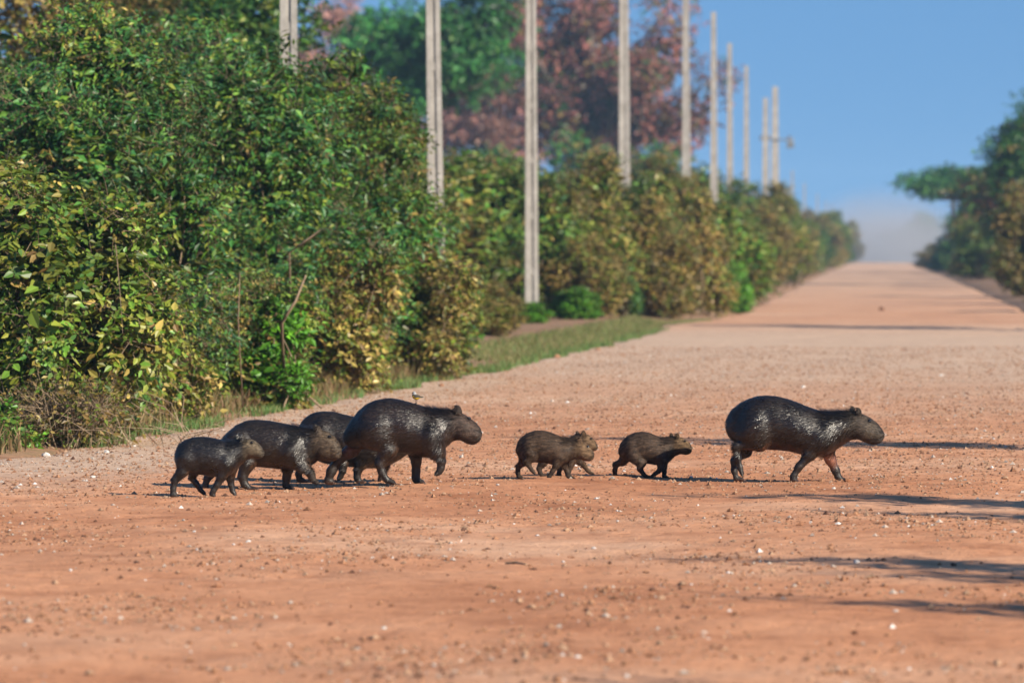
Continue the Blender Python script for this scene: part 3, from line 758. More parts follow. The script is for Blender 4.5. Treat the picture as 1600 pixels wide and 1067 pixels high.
# ------------------------------------------------------------------ poles
def concrete():
    m, n, l, b, out = mat_new('weathered_concrete')
    g = n.new('ShaderNodeTexCoord')
    a = noise(n, l, g.outputs['Object'], 3.0, 5, 0.65); f = noise(n, l, g.outputs['Object'], 25, 4, 0.6)
    c = ramp(n, l, a.outputs['Fac'], [(0.3, (0.22, 0.205, 0.185)), (0.55, (0.31, 0.29, 0.265)), (0.75, (0.38, 0.36, 0.33))])
    ff = ramp(n, l, f.outputs['Fac'], [(0.3, (0.8, 0.78, 0.75)), (0.6, (1.05, 1.05, 1.05))])
    l.new(mix(n, l, 0.7, c.outputs[0], ff.outputs[0], 'MULTIPLY'), b.inputs['Base Color']); b.inputs['Roughness'].default_value = 0.9
    return m
M_CONC = concrete()
m_, n_, l_, b_, o_ = mat_new('porcelain'); b_.inputs['Base Color'].default_value = (0.10, 0.075, 0.06, 1); b_.inputs['Roughness'].default_value = 0.3; M_PORC = m_
m_, n_, l_, b_, o_ = mat_new('grey_steel'); b_.inputs['Base Color'].default_value = (0.16, 0.17, 0.18, 1); b_.inputs['Roughness'].default_value = 0.5; b_.inputs['Metallic'].default_value = 0.6; M_STEEL = m_

def pole_bits(H):
    def w(z): return 0.36 - 0.17 * z / H        # face width
    def d(z): return 0.24 - 0.09 * z / H
    fl = 0.36
    zs = [-0.5] + list(np.linspace(0.0, H, 9))
    L, Rr = MB(), MB()
    for z0, z1 in zip(zs[:-1], zs[1:]):
        for mbx, s in ((L, -1), (Rr, 1)):
            def ring(z):
                zz = max(z, 0); a, bb = w(zz) / 2, d(zz) / 2; i = a - w(zz) * fl
                x0, x1 = sorted((s * a, s * i)); return [(x0, -bb, z), (x1, -bb, z), (x1, bb, z), (x0, bb, z)]
            mbx.hexa(ring(z0), ring(z1))
    web = MB()
    step = 1.15
    z = 0.0
    rungs = []
    while z < H - 0.2:
        a = w(z) / 2 - w(z) * fl + 0.004
        rungs.append((a, d(z) * 0.43, z, z + 0.14)); z += step
    for k in range(8):
        z0, z1 = zs[k + 1], zs[k + 2]
        a0, a1 = w(z0) / 2 - w(z0) * fl + .003, w(z1) / 2 - w(z1) * fl + .003; b0 = d(z0) * 0.34
        web.hexa([(-a0, -b0, z0), (a0, -b0, z0), (a0, b0, z0), (-a0, b0, z0)], [(-a1, -b0, z1), (a1, -b0, z1), (a1, b0, z1), (-a1, b0, z1)])
    return L.mesh('flange'), Rr.mesh('flange'), web.mesh('web'), rungs
P_H = 12.0
pm = pole_bits(P_H)
rung_me = []
for a, bb, z0, z1 in pm[3]:
    m = MB(); m.box(-a, a, -bb, bb, z0, z1); rung_me.append(m.mesh('rung'))
cap = MB(); cap.box(-0.10, 0.10, -0.08, 0.08, P_H - 0.001, P_H + 0.05); cap_me = cap.mesh('pole_cap')
def make_pole():
    root = empty('utility_pole')
    for me in pm[:2]: obj('flange', me, M_CONC, root)
    obj('web', pm[2], M_CONC, root)
    for me in rung_me: obj('rung', me, M_CONC, root)
    obj('pole_cap', cap_me, M_CONC, root)
    return root
def crossarm(root, z, half, stuff=True):
    m = MB(); m.box(-half, half, -0.17, -0.075, z, z + 0.11); arm = obj('crossarm', m.mesh('crossarm'), M_STEEL, root)
    im = MB(); im.tube([(0, 0, 0), (0, 0, .05), (0, 0, .07), (0, 0, .12), (0, 0, .14), (0, 0, .20)], [.02, .02, .06, .07, .045, .03], 8); ime = im.mesh('insulator', True)
    for x in (-half * 0.92, -half * 0.4, half * 0.92):
        obj('insulator', ime, M_PORC, arm, (x, -0.12, z + 0.105))
pole0 = make_pole()
poles = [
    # px at eye level, Y, top scale, lean, label, crossarm
    (450, 73.0, 1.0, 0.002, 'weathered concrete pole rising straight out of the tallest thicket'),
    (684, 88.5, 1.0, -0.014, 'concrete pole half hidden by green thicket, dark slot down its face'),
    (831, 112.0, 1.0, -0.003, 'concrete pole standing clear in front of the hedge, shaft seen to its foot'),
    (976, 153.0, 1.0, -0.003, 'concrete pole in front of the purplish tree, next beyond the clear pole'),
    (1073, 203.0, 0.97, -0.004, 'concrete pole at the edge of the purplish tree crown'),
    (1116, 236.0, 1.0, -0.003, 'first concrete pole of the row wholly against blue sky'),
    (1141, 262.0, 0.97, -0.003, 'second concrete pole of the row wholly against blue sky'),
    (1166, 294.0, 0.97, 0.0, 'slim concrete pole between the sky poles and the crossarm pole'),
    (1196, 347.0, 0.95, 0.0, 'concrete pole close behind the crossarm pole'),
    (1211, 375.0, 1.08, 0.0, 'pale concrete pole with crossarm and switch box'),
]
for i, (px, Y, sc, lean, label) in enumerate(poles):
    o = pole0 if i == 0 else copy_tree(pole0)
    x = W(px, 392, Y)[0]
    o.location = (x, Y, 0.05); o.scale = (0.80 if Y < 150 else 1.05 if Y < 300 else 1.5 if Y < 360 else 1.95, 0.94, sc); o.rotation_euler = (0, lean, 0.10)
    tag(o, label, 'pole')
    if px == 1211:
        crossarm(o, 8.6, 0.55)
        m = MB(); m.box(0.42, 0.66, -0.30, 0.02, 8.1, 8.5); m.tube([(.48, -.14, 8.5), (.48, -.14, 8.75)], [.05, .04], 6); m.tube([(.6, -.14, 8.5), (.6, -.14, 8.75)], [.05, .04], 6)
        obj('switch_box', m.mesh('switch_box'), M_STEEL, o)
for px, Y in [(1238, 455), (1257, 540), (1277, 640), (1291, 735), (1300, 785)]:
    o = copy_tree(pole0); o.location = (W(px, 392, Y)[0], Y, 0); o.rotation_euler = (0, 0, 0); o.scale = (0.75, .8, 0.70)
    tag(o, 'faint far concrete pole of the row near the dust', 'pole', 'far poles beyond the crossarm pole')

# ------------------------------------------------------------------ grass along the left edge
def grass(name, pts, hgt, label, cols, seed):
    r = np.random.default_rng(seed); n = len(pts)
    h = hgt * r.uniform(0.4, 1.3, (n, 1)); a = r.uniform(0, 6.28, n)
    wd = np.stack([np.cos(a), np.sin(a), np.zeros(n)], 1) * (0.0045 + 0.12 * hgt * 0.12)
    ln = np.stack([r.normal(size=n), r.normal(size=n), np.zeros(n)], 1) * 0.35
    up = np.array([0, 0, 1.0])
    A, B = pts - wd, pts + wd
    M1, M2 = pts + h * (up * 0.55 + ln * 0.25) - wd * 0.7, pts + h * (up * 0.55 + ln * 0.25) + wd * 0.7
    T = pts + h * (up + ln)
    V = np.stack([A, B, M2, M1, T], 1).reshape(-1, 3); q = np.arange(n)[:, None] * 5
    F = np.concatenate([q + np.array([[0, 1, 2]]), q + np.array([[0, 2, 3]]), q + np.array([[3, 2, 4]])])
    c = np.array(cols)[r.integers(0, len(cols), n)] * r.uniform(0.8, 1.2, (n, 1))
    return tag(obj(name, mesh_np(name, V, F, np.repeat(c, 5, 0)), M_GRASS), label, 'grass', kind='stuff')
n = 26000
yy = rng.uniform(46, 128, n)
off = np.abs(rng.normal(0, 0.32, n)) + 0.05
xx = edge_l(yy) - off + 0.25 + 0.15 * smooth_noise(yy * 0, yy, 61, f0=0.2)
mask = rng.random(n) < np.clip(0.75 + 0.6 * smooth_noise(xx, yy, 62, f0=0.12), 0.1, 1)
pts = np.stack([xx, yy, verge_h(xx, yy) - 0.01], 1)[mask]
grass('grass_strip', pts, 0.10, 'short green grass strip along the left road edge', [(0.10, 0.20, 0.05), (0.14, 0.20, 0.06), (0.07, 0.16, 0.04), (0.2, 0.19, 0.07)], 1)
n = 16000
yy = rng.uniform(80, 122, n); xx = edge_l(yy) - rng.uniform(0, 1, n) ** 0.8 * 1.2
grass('dry_grass', np.stack([xx, yy, verge_h(xx, yy) - 0.01], 1), 0.13, 'dry yellowish grass on the open verge below the clear pole', [(0.20, 0.19, 0.07), (0.13, 0.18, 0.05), (0.10, 0.16, 0.04), (0.27, 0.20, 0.10)], 2)
n = 9000
yy = rng.uniform(43, 76, n); xx = edge_l(yy) - 0.15 - rng.random(n) * 0.9
grass('weedy_grass', np.stack([xx, yy, verge_h(xx, yy) - 0.01], 1), 0.24, 'straw coloured weedy grass under the shrubs at the gravel shoulder', [(0.25, 0.17, 0.08), (0.18, 0.14, 0.05), (0.12, 0.12, 0.04), (0.2, 0.11, 0.06)], 3)
# ------------------------------------------------------------------ animals
def smin(a, b, k):
    h = np.maximum(k - np.abs(a - b), 0) / k
    return np.minimum(a, b) - h * h * k * 0.25

class Field:
    """signed distance field on a grid, polygonised with surface nets"""
    def __init__(s, lo, hi, h):
        s.lo = np.asarray(lo, float); s.h = h
        s.n = np.ceil((np.asarray(hi) - s.lo) / h).astype(int) + 1
        s.F = np.full(tuple(s.n), 1.0)
    def block(s, lo, hi):
        a = np.clip(((np.asarray(lo) - s.lo) / s.h).astype(int) - 1, 0, s.n - 2)
        b = np.clip(((np.asarray(hi) - s.lo) / s.h).astype(int) + 2, a + 1, s.n)
        sl = tuple(slice(i, j) for i, j in zip(a, b))
        ax = [s.lo[i] + s.h * np.arange(a[i], b[i]) for i in range(3)]
        return sl, ax[0][:, None, None], ax[1][None, :, None], ax[2][None, None, :]
    def cone(s, p0, r0, p1, r1, k=0.03, flat=1.0):
        p0, p1 = np.asarray(p0, float), np.asarray(p1, float)
        m = max(r0, r1) * max(1, flat) + k + 0.02
        sl, X, Y, Z = s.block(np.minimum(p0, p1) - m, np.maximum(p0, p1) + m)
        d = p1 - p0; L2 = max(d @ d, 1e-9)
        t = np.clip(((X - p0[0]) * d[0] + (Y - p0[1]) * d[1] + (Z - p0[2]) * d[2]) / L2, 0, 1)
        dd = np.sqrt((X - p0[0] - t * d[0]) ** 2 + ((Y - p0[1] - t * d[1]) / flat) ** 2 + (Z - p0[2] - t * d[2]) ** 2) - (r0 + (r1 - r0) * t)
        s.F[sl] = smin(s.F[sl], dd, k)
    def ell(s, c, r, ang=0.0, k=0.03, sub=False):
        c = np.asarray(c, float); r = np.asarray(r, float); m = r.max() + k + 0.02
        sl, X, Y, Z = s.block(c - m, c + m)
        ca, sa = math.cos(ang), math.sin(ang)
        x = (X - c[0]) * ca + (Z - c[2]) * sa; z = -(X - c[0]) * sa + (Z - c[2]) * ca; y = (Y - c[1]) + 0 * x
        k0 = np.sqrt((x / r[0]) ** 2 + (y / r[1]) ** 2 + (z / r[2]) ** 2); k1 = np.sqrt((x / r[0] ** 2) ** 2 + (y / r[1] ** 2) ** 2 + (z / r[2] ** 2) ** 2) + 1e-6
        d = k0 * (k0 - 1) / k1
        s.F[sl] = -smin(-s.F[sl], d, k) if sub else smin(s.F[sl], d, k)
    def loft(s, xs, top, bot, hw, yc):
        """body of upright oval sections along x"""
        sl, X, Y, Z = s.block((xs[0] - .05, s.lo[1], s.lo[2]), (xs[-1] + .05, *(s.lo + s.h * s.n)[1:]))
        xf = np.linspace(xs[0], xs[-1], 400)
        def sm(a):
            v = np.interp(xf, xs, a); w = 13; ker = np.hanning(w + 2)[1:-1]; ker /= ker.sum()
            return np.convolve(np.pad(v, w // 2, mode='edge'), ker, 'valid')
        T, B, Wd, C = sm(top), sm(bot), sm(hw), sm(yc)
        x = np.clip(X[:, 0, 0], xs[0], xs[-1])
        t, b, w, c = [np.interp(x, xf, a)[:, None, None] for a in (T, B, Wd, C)]
        zc, hz = (t + b) / 2, np.maximum((t - b) / 2, 0.012); w = np.maximum(w, 0.012)
        u, v = (Z - zc) / hz, (Y - c) / w
        k0 = np.sqrt(u * u + v * v); k1 = np.sqrt((u / hz) ** 2 + (v / w) ** 2) + 1e-6
        d = k0 * (k0 - 1) / k1
        dx = np.abs(X - x[:, None, None])
        d = np.where(dx > 0, np.sqrt(np.maximum(d, 0) ** 2 + dx ** 2), d)
        s.F[sl] = smin(s.F[sl], d, 0.02)
    def mesh(s, smooth_iter=3):
        F = s.F; n = s.n
        I = F < 0
        cx = np.zeros(tuple(n - 1), np.uint8)
        for i in (0, 1):
            for j in (0, 1):
                for q in (0, 1): cx += I[i:n[0] - 1 + i, j:n[1] - 1 + j, q:n[2] - 1 + q]
        act = (cx > 0) & (cx < 8)
        idx = np.full(tuple(n - 1), -1, np.int64); cells = np.argwhere(act); idx[act] = np.arange(len(cells))
        acc = np.zeros((len(cells), 3)); cnt = np.zeros(len(cells))
        cor = [(i, j, q) for i in (0, 1) for j in (0, 1) for q in (0, 1)]
        for a in cor:
            for ax in range(3):
                if a[ax]: continue
                b = list(a); b[ax] = 1
                fa = F[tuple((cells + a).T)]; fb = F[tuple((cells + b).T)]
                mm = (fa < 0) != (fb < 0)
                t = np.where(mm, fa / np.where(fa - fb == 0, 1, fa - fb), 0)
                p = np.array(a, float)[None] + t[:, None] * (np.array(b) - np.array(a))[None]
                acc += p * mm[:, None]; cnt += mm
        V = s.lo + (cells + acc / cnt[:, None]) * s.h
        Q = []
        for ax in range(3):
            sa = [slice(None)] * 3; sb = [slice(None)] * 3
            sa[ax] = slice(0, -1); sb[ax] = slice(1, None)
            ch = I[tuple(sa)] != I[tuple(sb)]
            e = np.argwhere(ch); inside = I[tuple(e.T)]
            o1, o2 = [(1, 2), (2, 0), (0, 1)][ax]
            ok = (e[:, o1] > 0) & (e[:, o2] > 0) & (e[:, o1] < n[o1] - 1) & (e[:, o2] < n[o2] - 1)
            e, inside = e[ok], inside[ok]
            def at(d1, d2):
                c = e.copy(); c[:, o1] -= d1; c[:, o2] -= d2; return idx[tuple(c.T)]
            q = np.stack([at(1, 1), at(0, 1), at(0, 0), at(1, 0)], 1)
            q[~inside] = q[~inside][:, ::-1]
            Q.append(q)
        Q = np.concatenate(Q); Q = Q[(Q >= 0).all(1)]
        for it in range(smooth_iter):
            S = np.zeros_like(V); c = np.zeros(len(V))
            for i in range(4):
                np.add.at(S, Q[:, i], V[Q[:, (i + 1) % 4]] + V[Q[:, (i + 3) % 4]]); np.add.at(c, Q[:, i], 2)
            V = V + 0.5 * (S / np.maximum(c, 1)[:, None] - V)
        return V, Q

def vert_normals(V, Q):
    fn = np.cross(V[Q[:, 2]] - V[Q[:, 0]], V[Q[:, 3]] - V[Q[:, 1]])
    N = np.zeros_like(V)
    for i in range(4): np.add.at(N, Q[:, i], fn)
    return unit(N), fn

def fur_material(name, rough, spec, coat):
    m, n, l, b, out = mat_new(name)
    a = n.new('ShaderNodeAttribute'); a.attribute_name = 'tint'
    g = n.new('ShaderNodeTexCoord')
    mp = n.new('ShaderNodeMapping'); mp.inputs['Scale'].default_value = (0.35, 1, 1); mp.inputs['Rotation'].default_value = (0, 0.45, 0)
    l.new(g.outputs['Object'], mp.inputs['Vector'])
    t = noise(n, l, mp.outputs[0], 60, 4, 0.65)
    big = noise(n, l, g.outputs['Object'], 7, 4, 0.6)
    r = ramp(n, l, t.outputs['Fac'], [(0.3, (0.6, 0.58, 0.56)), (0.65, (1.25, 1.22, 1.18))])
    l.new(mix(n, l, 0.8, a.outputs['Color'], r.outputs[0], 'MULTIPLY'), b.inputs['Base Color'])
    rr = n.new('ShaderNodeMapRange'); rr.inputs['From Min'].default_value = 0.35; rr.inputs['From Max'].default_value = 0.65
    rr.inputs['To Min'].default_value = rough - 0.07; rr.inputs['To Max'].default_value = rough + 0.20
    l.new(big.outputs['Fac'], rr.inputs['Value'])
    dry = n.new('ShaderNodeMapRange'); l.new(a.outputs['Alpha'], dry.inputs['Value']); dry.inputs['To Min'].default_value = 0.32; dry.inputs['To Max'].default_value = 0.0
    ad = n.new('ShaderNodeMath'); ad.operation = 'ADD'; l.new(rr.outputs[0], ad.inputs[0]); l.new(dry.outputs[0], ad.inputs[1]); l.new(ad.outputs[0], b.inputs['Roughness'])
    sp = n.new('ShaderNodeMapRange'); l.new(a.outputs['Alpha'], sp.inputs['Value']); sp.inputs['To Min'].default_value = spec * .4; sp.inputs['To Max'].default_value = spec
    l.new(sp.outputs[0], b.inputs['Specular IOR Level'])
    bp = n.new('ShaderNodeBump'); bp.inputs['Strength'].default_value = 0.38; bp.inputs['Distance'].default_value = 0.01
    l.new(t.outputs['Fac'], bp.inputs['Height']); l.new(bp.outputs[0], b.inputs['Normal'])
    return m
M_WET = fur_material('wet_skin', 0.34, 0.48, 0)
M_DAMP = fur_material('damp_skin', 0.68, 0.2, 0)
M_WETF = fur_material('wet_fur', 0.33, 0.60, 0)
M_DAMPF = fur_material('damp_fur', 0.60, 0.28, 0)
m_, n_, l_, b_, o_ = mat_new('dark_eye'); b_.inputs['Base Color'].default_value = (0.006, 0.005, 0.005, 1); b_.inputs['Roughness'].default_value = 0.08; M_EYE = m_

def capybara(spec):
    """spec coordinates are traced in an enlarged side view: (ox, oy) origin, sc pixels per photo pixel, gy ground line"""
    ox, oy, sc, gy = spec['view']
    ppm = (gy - 392) / CAM_H                       # photo pixels per metre where it stands
    st = np.array(spec['body'], float)
    cxp = ox + (st[0, 0] + st[-1, 0]) / 2 / sc
    def X(zx): return (ox + np.asarray(zx, float) / sc - cxp) / ppm
    def Z(zy): return (gy - oy - np.asarray(zy, float) / sc) / ppm
    mpp = 1 / (sc * ppm)
    xs, top, bot = X(st[:, 0]), Z(st[:, 1]), Z(st[:, 2])
    Lb = xs[-1] - xs[0]; u = (xs - xs[0]) / Lb
    k = Lb / 1.13                                   # size against a grown animal
    hw = np.interp(u, [0, .03, .08, .2, .35, .5, .62, .7, .77, .84, .9, .95, .985, 1], np.array([.04, .09, .125, .165, .185, .185, .155, .130, .108, .100, .096, .085, .066, .035])) * k * spec.get('fat', 1.0)
    turn = spec.get('turn', 0.0)
    yc = np.where(u > .68, -turn * ((u - .68) / .32) ** 1.5, 0.0)
    h = 0.0066 if k > 0.8 else 0.0052
    pad = 0.08
    fx = [X(p[0]) for lg in spec['legs'] for p in lg['pts']]
    fld = Field((min(xs[0], min(fx)) - pad, -0.34 * max(k, .6) - pad, -0.06), (max(xs[-1], max(fx)) + pad, 0.34 * max(k, .6) + pad, top.max() + 0.14), h)
    fld.loft(xs, top, bot, hw, yc)
    # cheek and brow, lips
    hx = lambda f: xs[0] + Lb * f
    cen = lambda f: np.interp(f, u, (top + bot) / 2)
    hgt = lambda f: np.interp(f, u, (top - bot) / 2)
    for sgn in (-1, 1):
        fld.ell((hx(.865), sgn * .056 * k + float(np.interp(.865, u, yc)), cen(.865) - hgt(.865) * .20), (.062 * k, .042 * k, hgt(.865) * .60), 0.5, 0.03 * k)
        fld.ell((hx(.955), sgn * .040 * k + float(np.interp(.955, u, yc)), cen(.955) - hgt(.955) * .15), (.040 * k, .034 * k, hgt(.955) * .72), 0.4, 0.02 * k)
        fld.ell((hx(.90), sgn * .058 * k + float(np.interp(.9, u, yc)), cen(.90) + hgt(.90) * .42), (.040 * k, .028 * k, .022 * k), -0.5, 0.02 * k)
        # haunch and shoulder masses
        fld.ell((hx(.20), sgn * .095 * k, cen(.20) - hgt(.2) * .12), (.130 * k, .100 * k, hgt(.2) * .84), 0.2, 0.022 * k)
        fld.ell((hx(.635), sgn * .085 * k, cen(.635) - hgt(.635) * .15), (.078 * k, .080 * k, hgt(.635) * .78), -0.2, 0.022 * k)
    # ears
    for e in spec['ears']:
        ex, ey, eh, side = e
        yy = side * .062 * k + float(np.interp((X(ex) - xs[0]) / Lb, u, yc))
        hh = eh * mpp / 2 * 1.2
        fld.ell((X(ex), yy, Z(ey)), (hh * .62, hh * .50, hh * 1.05), 0.25, 0.012 * k)
        fld.ell((X(ex) + hh * .38, yy - hh * .42, Z(ey) + hh * .12), (hh * .34, hh * .34, hh * .62), 0.25, 0.008, sub=True)
    # legs
    tips = []
    for lg in spec['legs']:
        y0 = lg['side'] * lg.get('w', 0.105) * k
        pts = [np.array([X(p[0]), y0 * (0.8 if i == 0 else 1.0 + 0.1 * (i > 1)), Z(p[1])]) for i, p in enumerate(lg['pts'])]
        rad = [p[2] * mpp * (1.0 if i == 0 else 0.94) for i, p in enumerate(lg['pts'])]
        grounded = lg.get('ground', True)
        n = len(pts)
        if grounded:          # bring the paw down onto the ground
            pts[-1][2] = rad[-1] * 0.75; pts[-2][2] = max(pts[-2][2], rad[-1])
        for i in range(n - 2):
            fld.cone(pts[i], rad[i], pts[i + 1], rad[i + 1], (0.05 if i == 0 else 0.022) * k)
        # paw: pad and separate toes
        a, b = pts[-2], pts[-1]
        nt = 4 if lg['front'] else 3
        d = b - a
        fld.cone(a, rad[-2], a + d * 0.55, (rad[-2] * .8 + rad[-1] * .2), 0.015 * k)
        for t in range(nt):
            sp = (t - (nt - 1) / 2) / (nt - 1) * 2
            off = np.array([0, sp * (0.026 if lg['front'] else 0.024) * k, 0])
            end = b + off * 1.25 - d * 0.12 * abs(sp)
            fld.cone(a + d * 0.35 + off * 0.6, rad[-1] * 1.05, end, rad[-1] * 0.62, 0.007 * k)
        tips.append(b)
    V, Q = fld.mesh(3)
    V[:, 2] = np.maximum(V[:, 2], -0.004)
    N, fn = vert_normals(V, Q)
    # mouth line, nostrils and eye sockets pressed into the surface
    u0 = (V[:, 0] - xs[0]) / Lb
    v0 = (V[:, 2] - np.interp(V[:, 0], xs, bot)) / np.maximum(np.interp(V[:, 0], xs, top - bot), 0.02)
    hm = np.interp(V[:, 0], xs, top - bot)
    zm = np.interp(u0, [.90, .93, .965, 1.0], [.20, .20, .24, .34])
    mouth = np.exp(-((v0 - zm) * hm / (.0075 * k)) ** 2) * np.clip((u0 - .915) / .03, 0, 1) * .7
    nx_, nz_ = xs[-1] - .012 * k, float(np.interp(.975, u, top * .66 + bot * .34))
    nost = np.exp(-(((V[:, 0] - nx_) / (.016 * k)) ** 2 + ((V[:, 2] - nz_) / (.011 * k)) ** 2)) * (u0 > .93)
    exx, ezz = X(spec['eye'][0]), Z(spec['eye'][1])
    sock = np.exp(-(((V[:, 0] - exx) / (.024 * k ** .7)) ** 2 + ((V[:, 2] - ezz) / (.015 * k ** .7)) ** 2)) * (u0 > .8)
    V = V - N * (mouth * .007 * k + nost * .008 * k + sock * .006 * k)[:, None]
    N, fn = vert_normals(V, Q)
    # colouring of the coat: lighter face, dusky legs, dusty paws
    uu = (V[:, 0] - xs[0]) / Lb
    vv = (V[:, 2] - np.interp(V[:, 0], xs, bot)) / np.maximum(np.interp(V[:, 0], xs, top - bot), 0.02)
    rn = np.random.default_rng(spec['seed'])
    nz = 0.5 + 0.5 * np.clip(smooth_noise(V[:, 0] * 3, V[:, 2] * 3 + V[:, 1] * 2, spec['seed'], f0=1.2), -1, 1)
    body = np.array(spec['coat']); face = np.array(spec['face']); belly = np.array(spec.get('belly', (0.075, 0.040, 0.024)))
    C = spec.get('deep', 0.33) * body[None] * (0.8 + 0.45 * nz)[:, None]
    f = np.clip((uu - .76) / .10, 0, 1) * np.clip((1.10 - vv) / .25, 0.35, 1); f = f * (0.75 + .25 * nz)
    C = C * (1 - f[:, None]) + face[None] * f[:, None]
    tip = np.clip((uu - .955) / .03, 0, 1)[:, None]; C = C * (1 - tip * .55) + np.array([0.035, 0.028, 0.024]) * tip * .55
    legz = np.interp(.3, u, bot)
    bl = (np.clip((0.20 - vv) / .2, 0, 1) * (uu > .1) * (uu < .8) * (V[:, 2] > legz * .9) * (np.abs(N[:, 1]) < .75))[:, None] * 0.55
    C = C * (1 - bl) + belly * bl
    low = np.clip((legz * .75 - V[:, 2]) / (legz * .4), 0, 1)[:, None]
    C = C * (1 - low * .6) + np.array([0.024, 0.020, 0.018]) * low * .6
    dust = np.clip((0.028 * k - V[:, 2]) / (0.03 * k), 0, 1)[:, None] * 0.45
    C = C * (1 - dust) + np.array([0.20, 0.085, 0.045]) * dust
    if 'pink' in spec:
        for zx, zy, rr, col in spec['pink']:
            dd = np.hypot(V[:, 0] - X(zx), V[:, 2] - Z(zy)); w = (np.clip(1.3 - dd / (rr * mpp), 0, 1) * np.clip((V[:, 1] + .0) / .03, 0, 1) if rr > 0 else 0)[:, None] * .8
            C = C * (1 - w) + np.array(col) * w
    er = np.hypot((V[:, 0] - exx) / (.024 * k ** .7), (V[:, 2] - ezz) / (.017 * k ** .7)); ring = (np.exp(-((er - 1.7) / .5) ** 2) * (u0 > .8))[:, None] * .5
    C = C * (1 - ring) + face * 1.7 * ring
    dk = np.clip(mouth * .75 + nost * .8 + sock * .7, 0, .9)[:, None]
    C = C * (1 - dk) + np.array([0.010, 0.008, 0.007]) * dk
    wetness = 1 - .85 * np.clip((uu - .74) / .07, 0, 1) - .35 * low[:, 0] * (uu < .74)
    C = np.concatenate([C, np.clip(wetness, .1, 1)[:, None]], 1)
    root = obj('capybara', mesh_np('capybara', V, Q, C, smooth=True), M_WET if spec['wet'] else M_DAMP)
    # --- coat of strands
    r = rn; ns = int(spec.get('strands', 30000))
    fa = np.linalg.norm(fn, axis=1); qi = r.choice(len(Q), ns, p=fa / fa.sum())
    bc = r.random((ns, 2)); q = Q[qi]
    P = (V[q[:, 0]] * ((1 - bc[:, :1]) * (1 - bc[:, 1:])) + V[q[:, 1]] * (bc[:, :1] * (1 - bc[:, 1:])) + V[q[:, 2]] * (bc[:, :1] * bc[:, 1:]) + V[q[:, 3]] * ((1 - bc[:, :1]) * bc[:, 1:]))
    n0 = N[q[:, 0]]; cu = (P[:, 0] - xs[0]) / Lb; pz = P[:, 2]
    flow = np.stack([-np.ones(ns), np.zeros(ns), -0.45 * np.ones(ns)], 1)
    flow[cu > .80] = (-1, 0, -0.15); lowm = pz < legz * .8; flow[lowm] = (-0.15, 0, -1.0)
    neck = (cu > .60) & (cu < .83)
    flow[neck] = (-0.75, 0, -0.65)
    flow = flow + r.normal(size=(ns, 3)) * 0.16
    flow = unit(flow - n0 * (flow * n0).sum(1, keepdims=True))
    top_neck = neck & (n0[:, 2] > .45)
    lift = np.where(top_neck, 0.55, 0.10) + np.abs(r.normal(size=ns)) * 0.10
    rump = cu < .08
    Ls = np.where(neck, .050, .030) * k ** .7 * r.uniform(.6, 1.3, ns)
    Ls = np.where(top_neck, .060 * k ** .7 * r.uniform(.5, 1.3, ns), Ls); Ls = np.where(rump, .042 * k ** .7, Ls)
    Ls = np.where(cu > .84, .021 * k ** .7, Ls); Ls = np.where(lowm, .012 * k ** .7, Ls)
    keep = P[:, 2] > 0.02 * k
    dirv = unit(flow + n0 * lift[:, None])
    sidev = unit(np.cross(dirv, n0)); wdt = (0.0024 if k > .8 else 0.0016) * r.uniform(.7, 1.5, ns)
    A = P - sidev * wdt[:, None] - n0 * .001; B = P + sidev * wdt[:, None] - n0 * .001; T = P + dirv * Ls[:, None]
    A, B, T, n1, cc = A[keep], B[keep], T[keep], n0[keep], C[q[:, 0]][keep][:, :3] * r.uniform(.6, 1.4, (keep.sum(), 1)) * (1 + .45 * np.clip(smooth_noise(P[keep, 0] * .5, P[keep, 2] + P[keep, 1], 77, f0=28), -1.2, 1.6))[:, None]
    cc = np.concatenate([cc, C[q[:, 0]][keep][:, 3:]], 1)
    m = len(A); VV = np.stack([A, B, T], 1).reshape(-1, 3)
    nn = unit(np.repeat(n1, 3, 0) + np.repeat(r.normal(size=(m, 3)) * .13, 3, 0))
    obj('fur', mesh_np('fur', VV, np.arange(m * 3).reshape(-1, 3), np.repeat(cc, 3, 0), normals=nn), M_WETF if spec['wet'] else M_DAMPF, root)
    # --- eyes, seated on the surface
    ex, ez = X(spec['eye'][0]), Z(spec['eye'][1])
    for sgn in (-1, 1):
        sel = (np.hypot(V[:, 0] - ex, V[:, 2] - ez) < .02 * k) & (sgn * (V[:, 1] - float(np.interp((ex - xs[0]) / Lb, u, yc))) > 0)
        yv = V[sel, 1].mean() if sel.any() else sgn * .08 * k
        mb = MB(); R_ = .0145 * k ** .6
        rings = [(math.cos(t) * R_, math.sin(t) * R_) for t in np.linspace(-1.5, 1.5, 7)]
        mb.tube([(0, y, 0) for c, y in rings], [max(c, .0004) for c, y in rings], 10)
        obj('eye', mb.mesh('eye', True), M_EYE, root, (ex, yv + sgn * .002 * k, ez))
    # --- stand it in the place
    g = G(cxp, gy)
    dy = spec.get('dy', 0.0)
    sc_ = (g[1] + dy) / g[1]
    root.location = (g[0] * sc_, g[1] + dy, float(road_h(g[0], g[1] + dy)) - 0.004)
    root.rotation_euler = (0, 0, spec.get('yaw', 0.0))
    tag(root, spec['label'], 'capybara', None)
    return root, X, Z

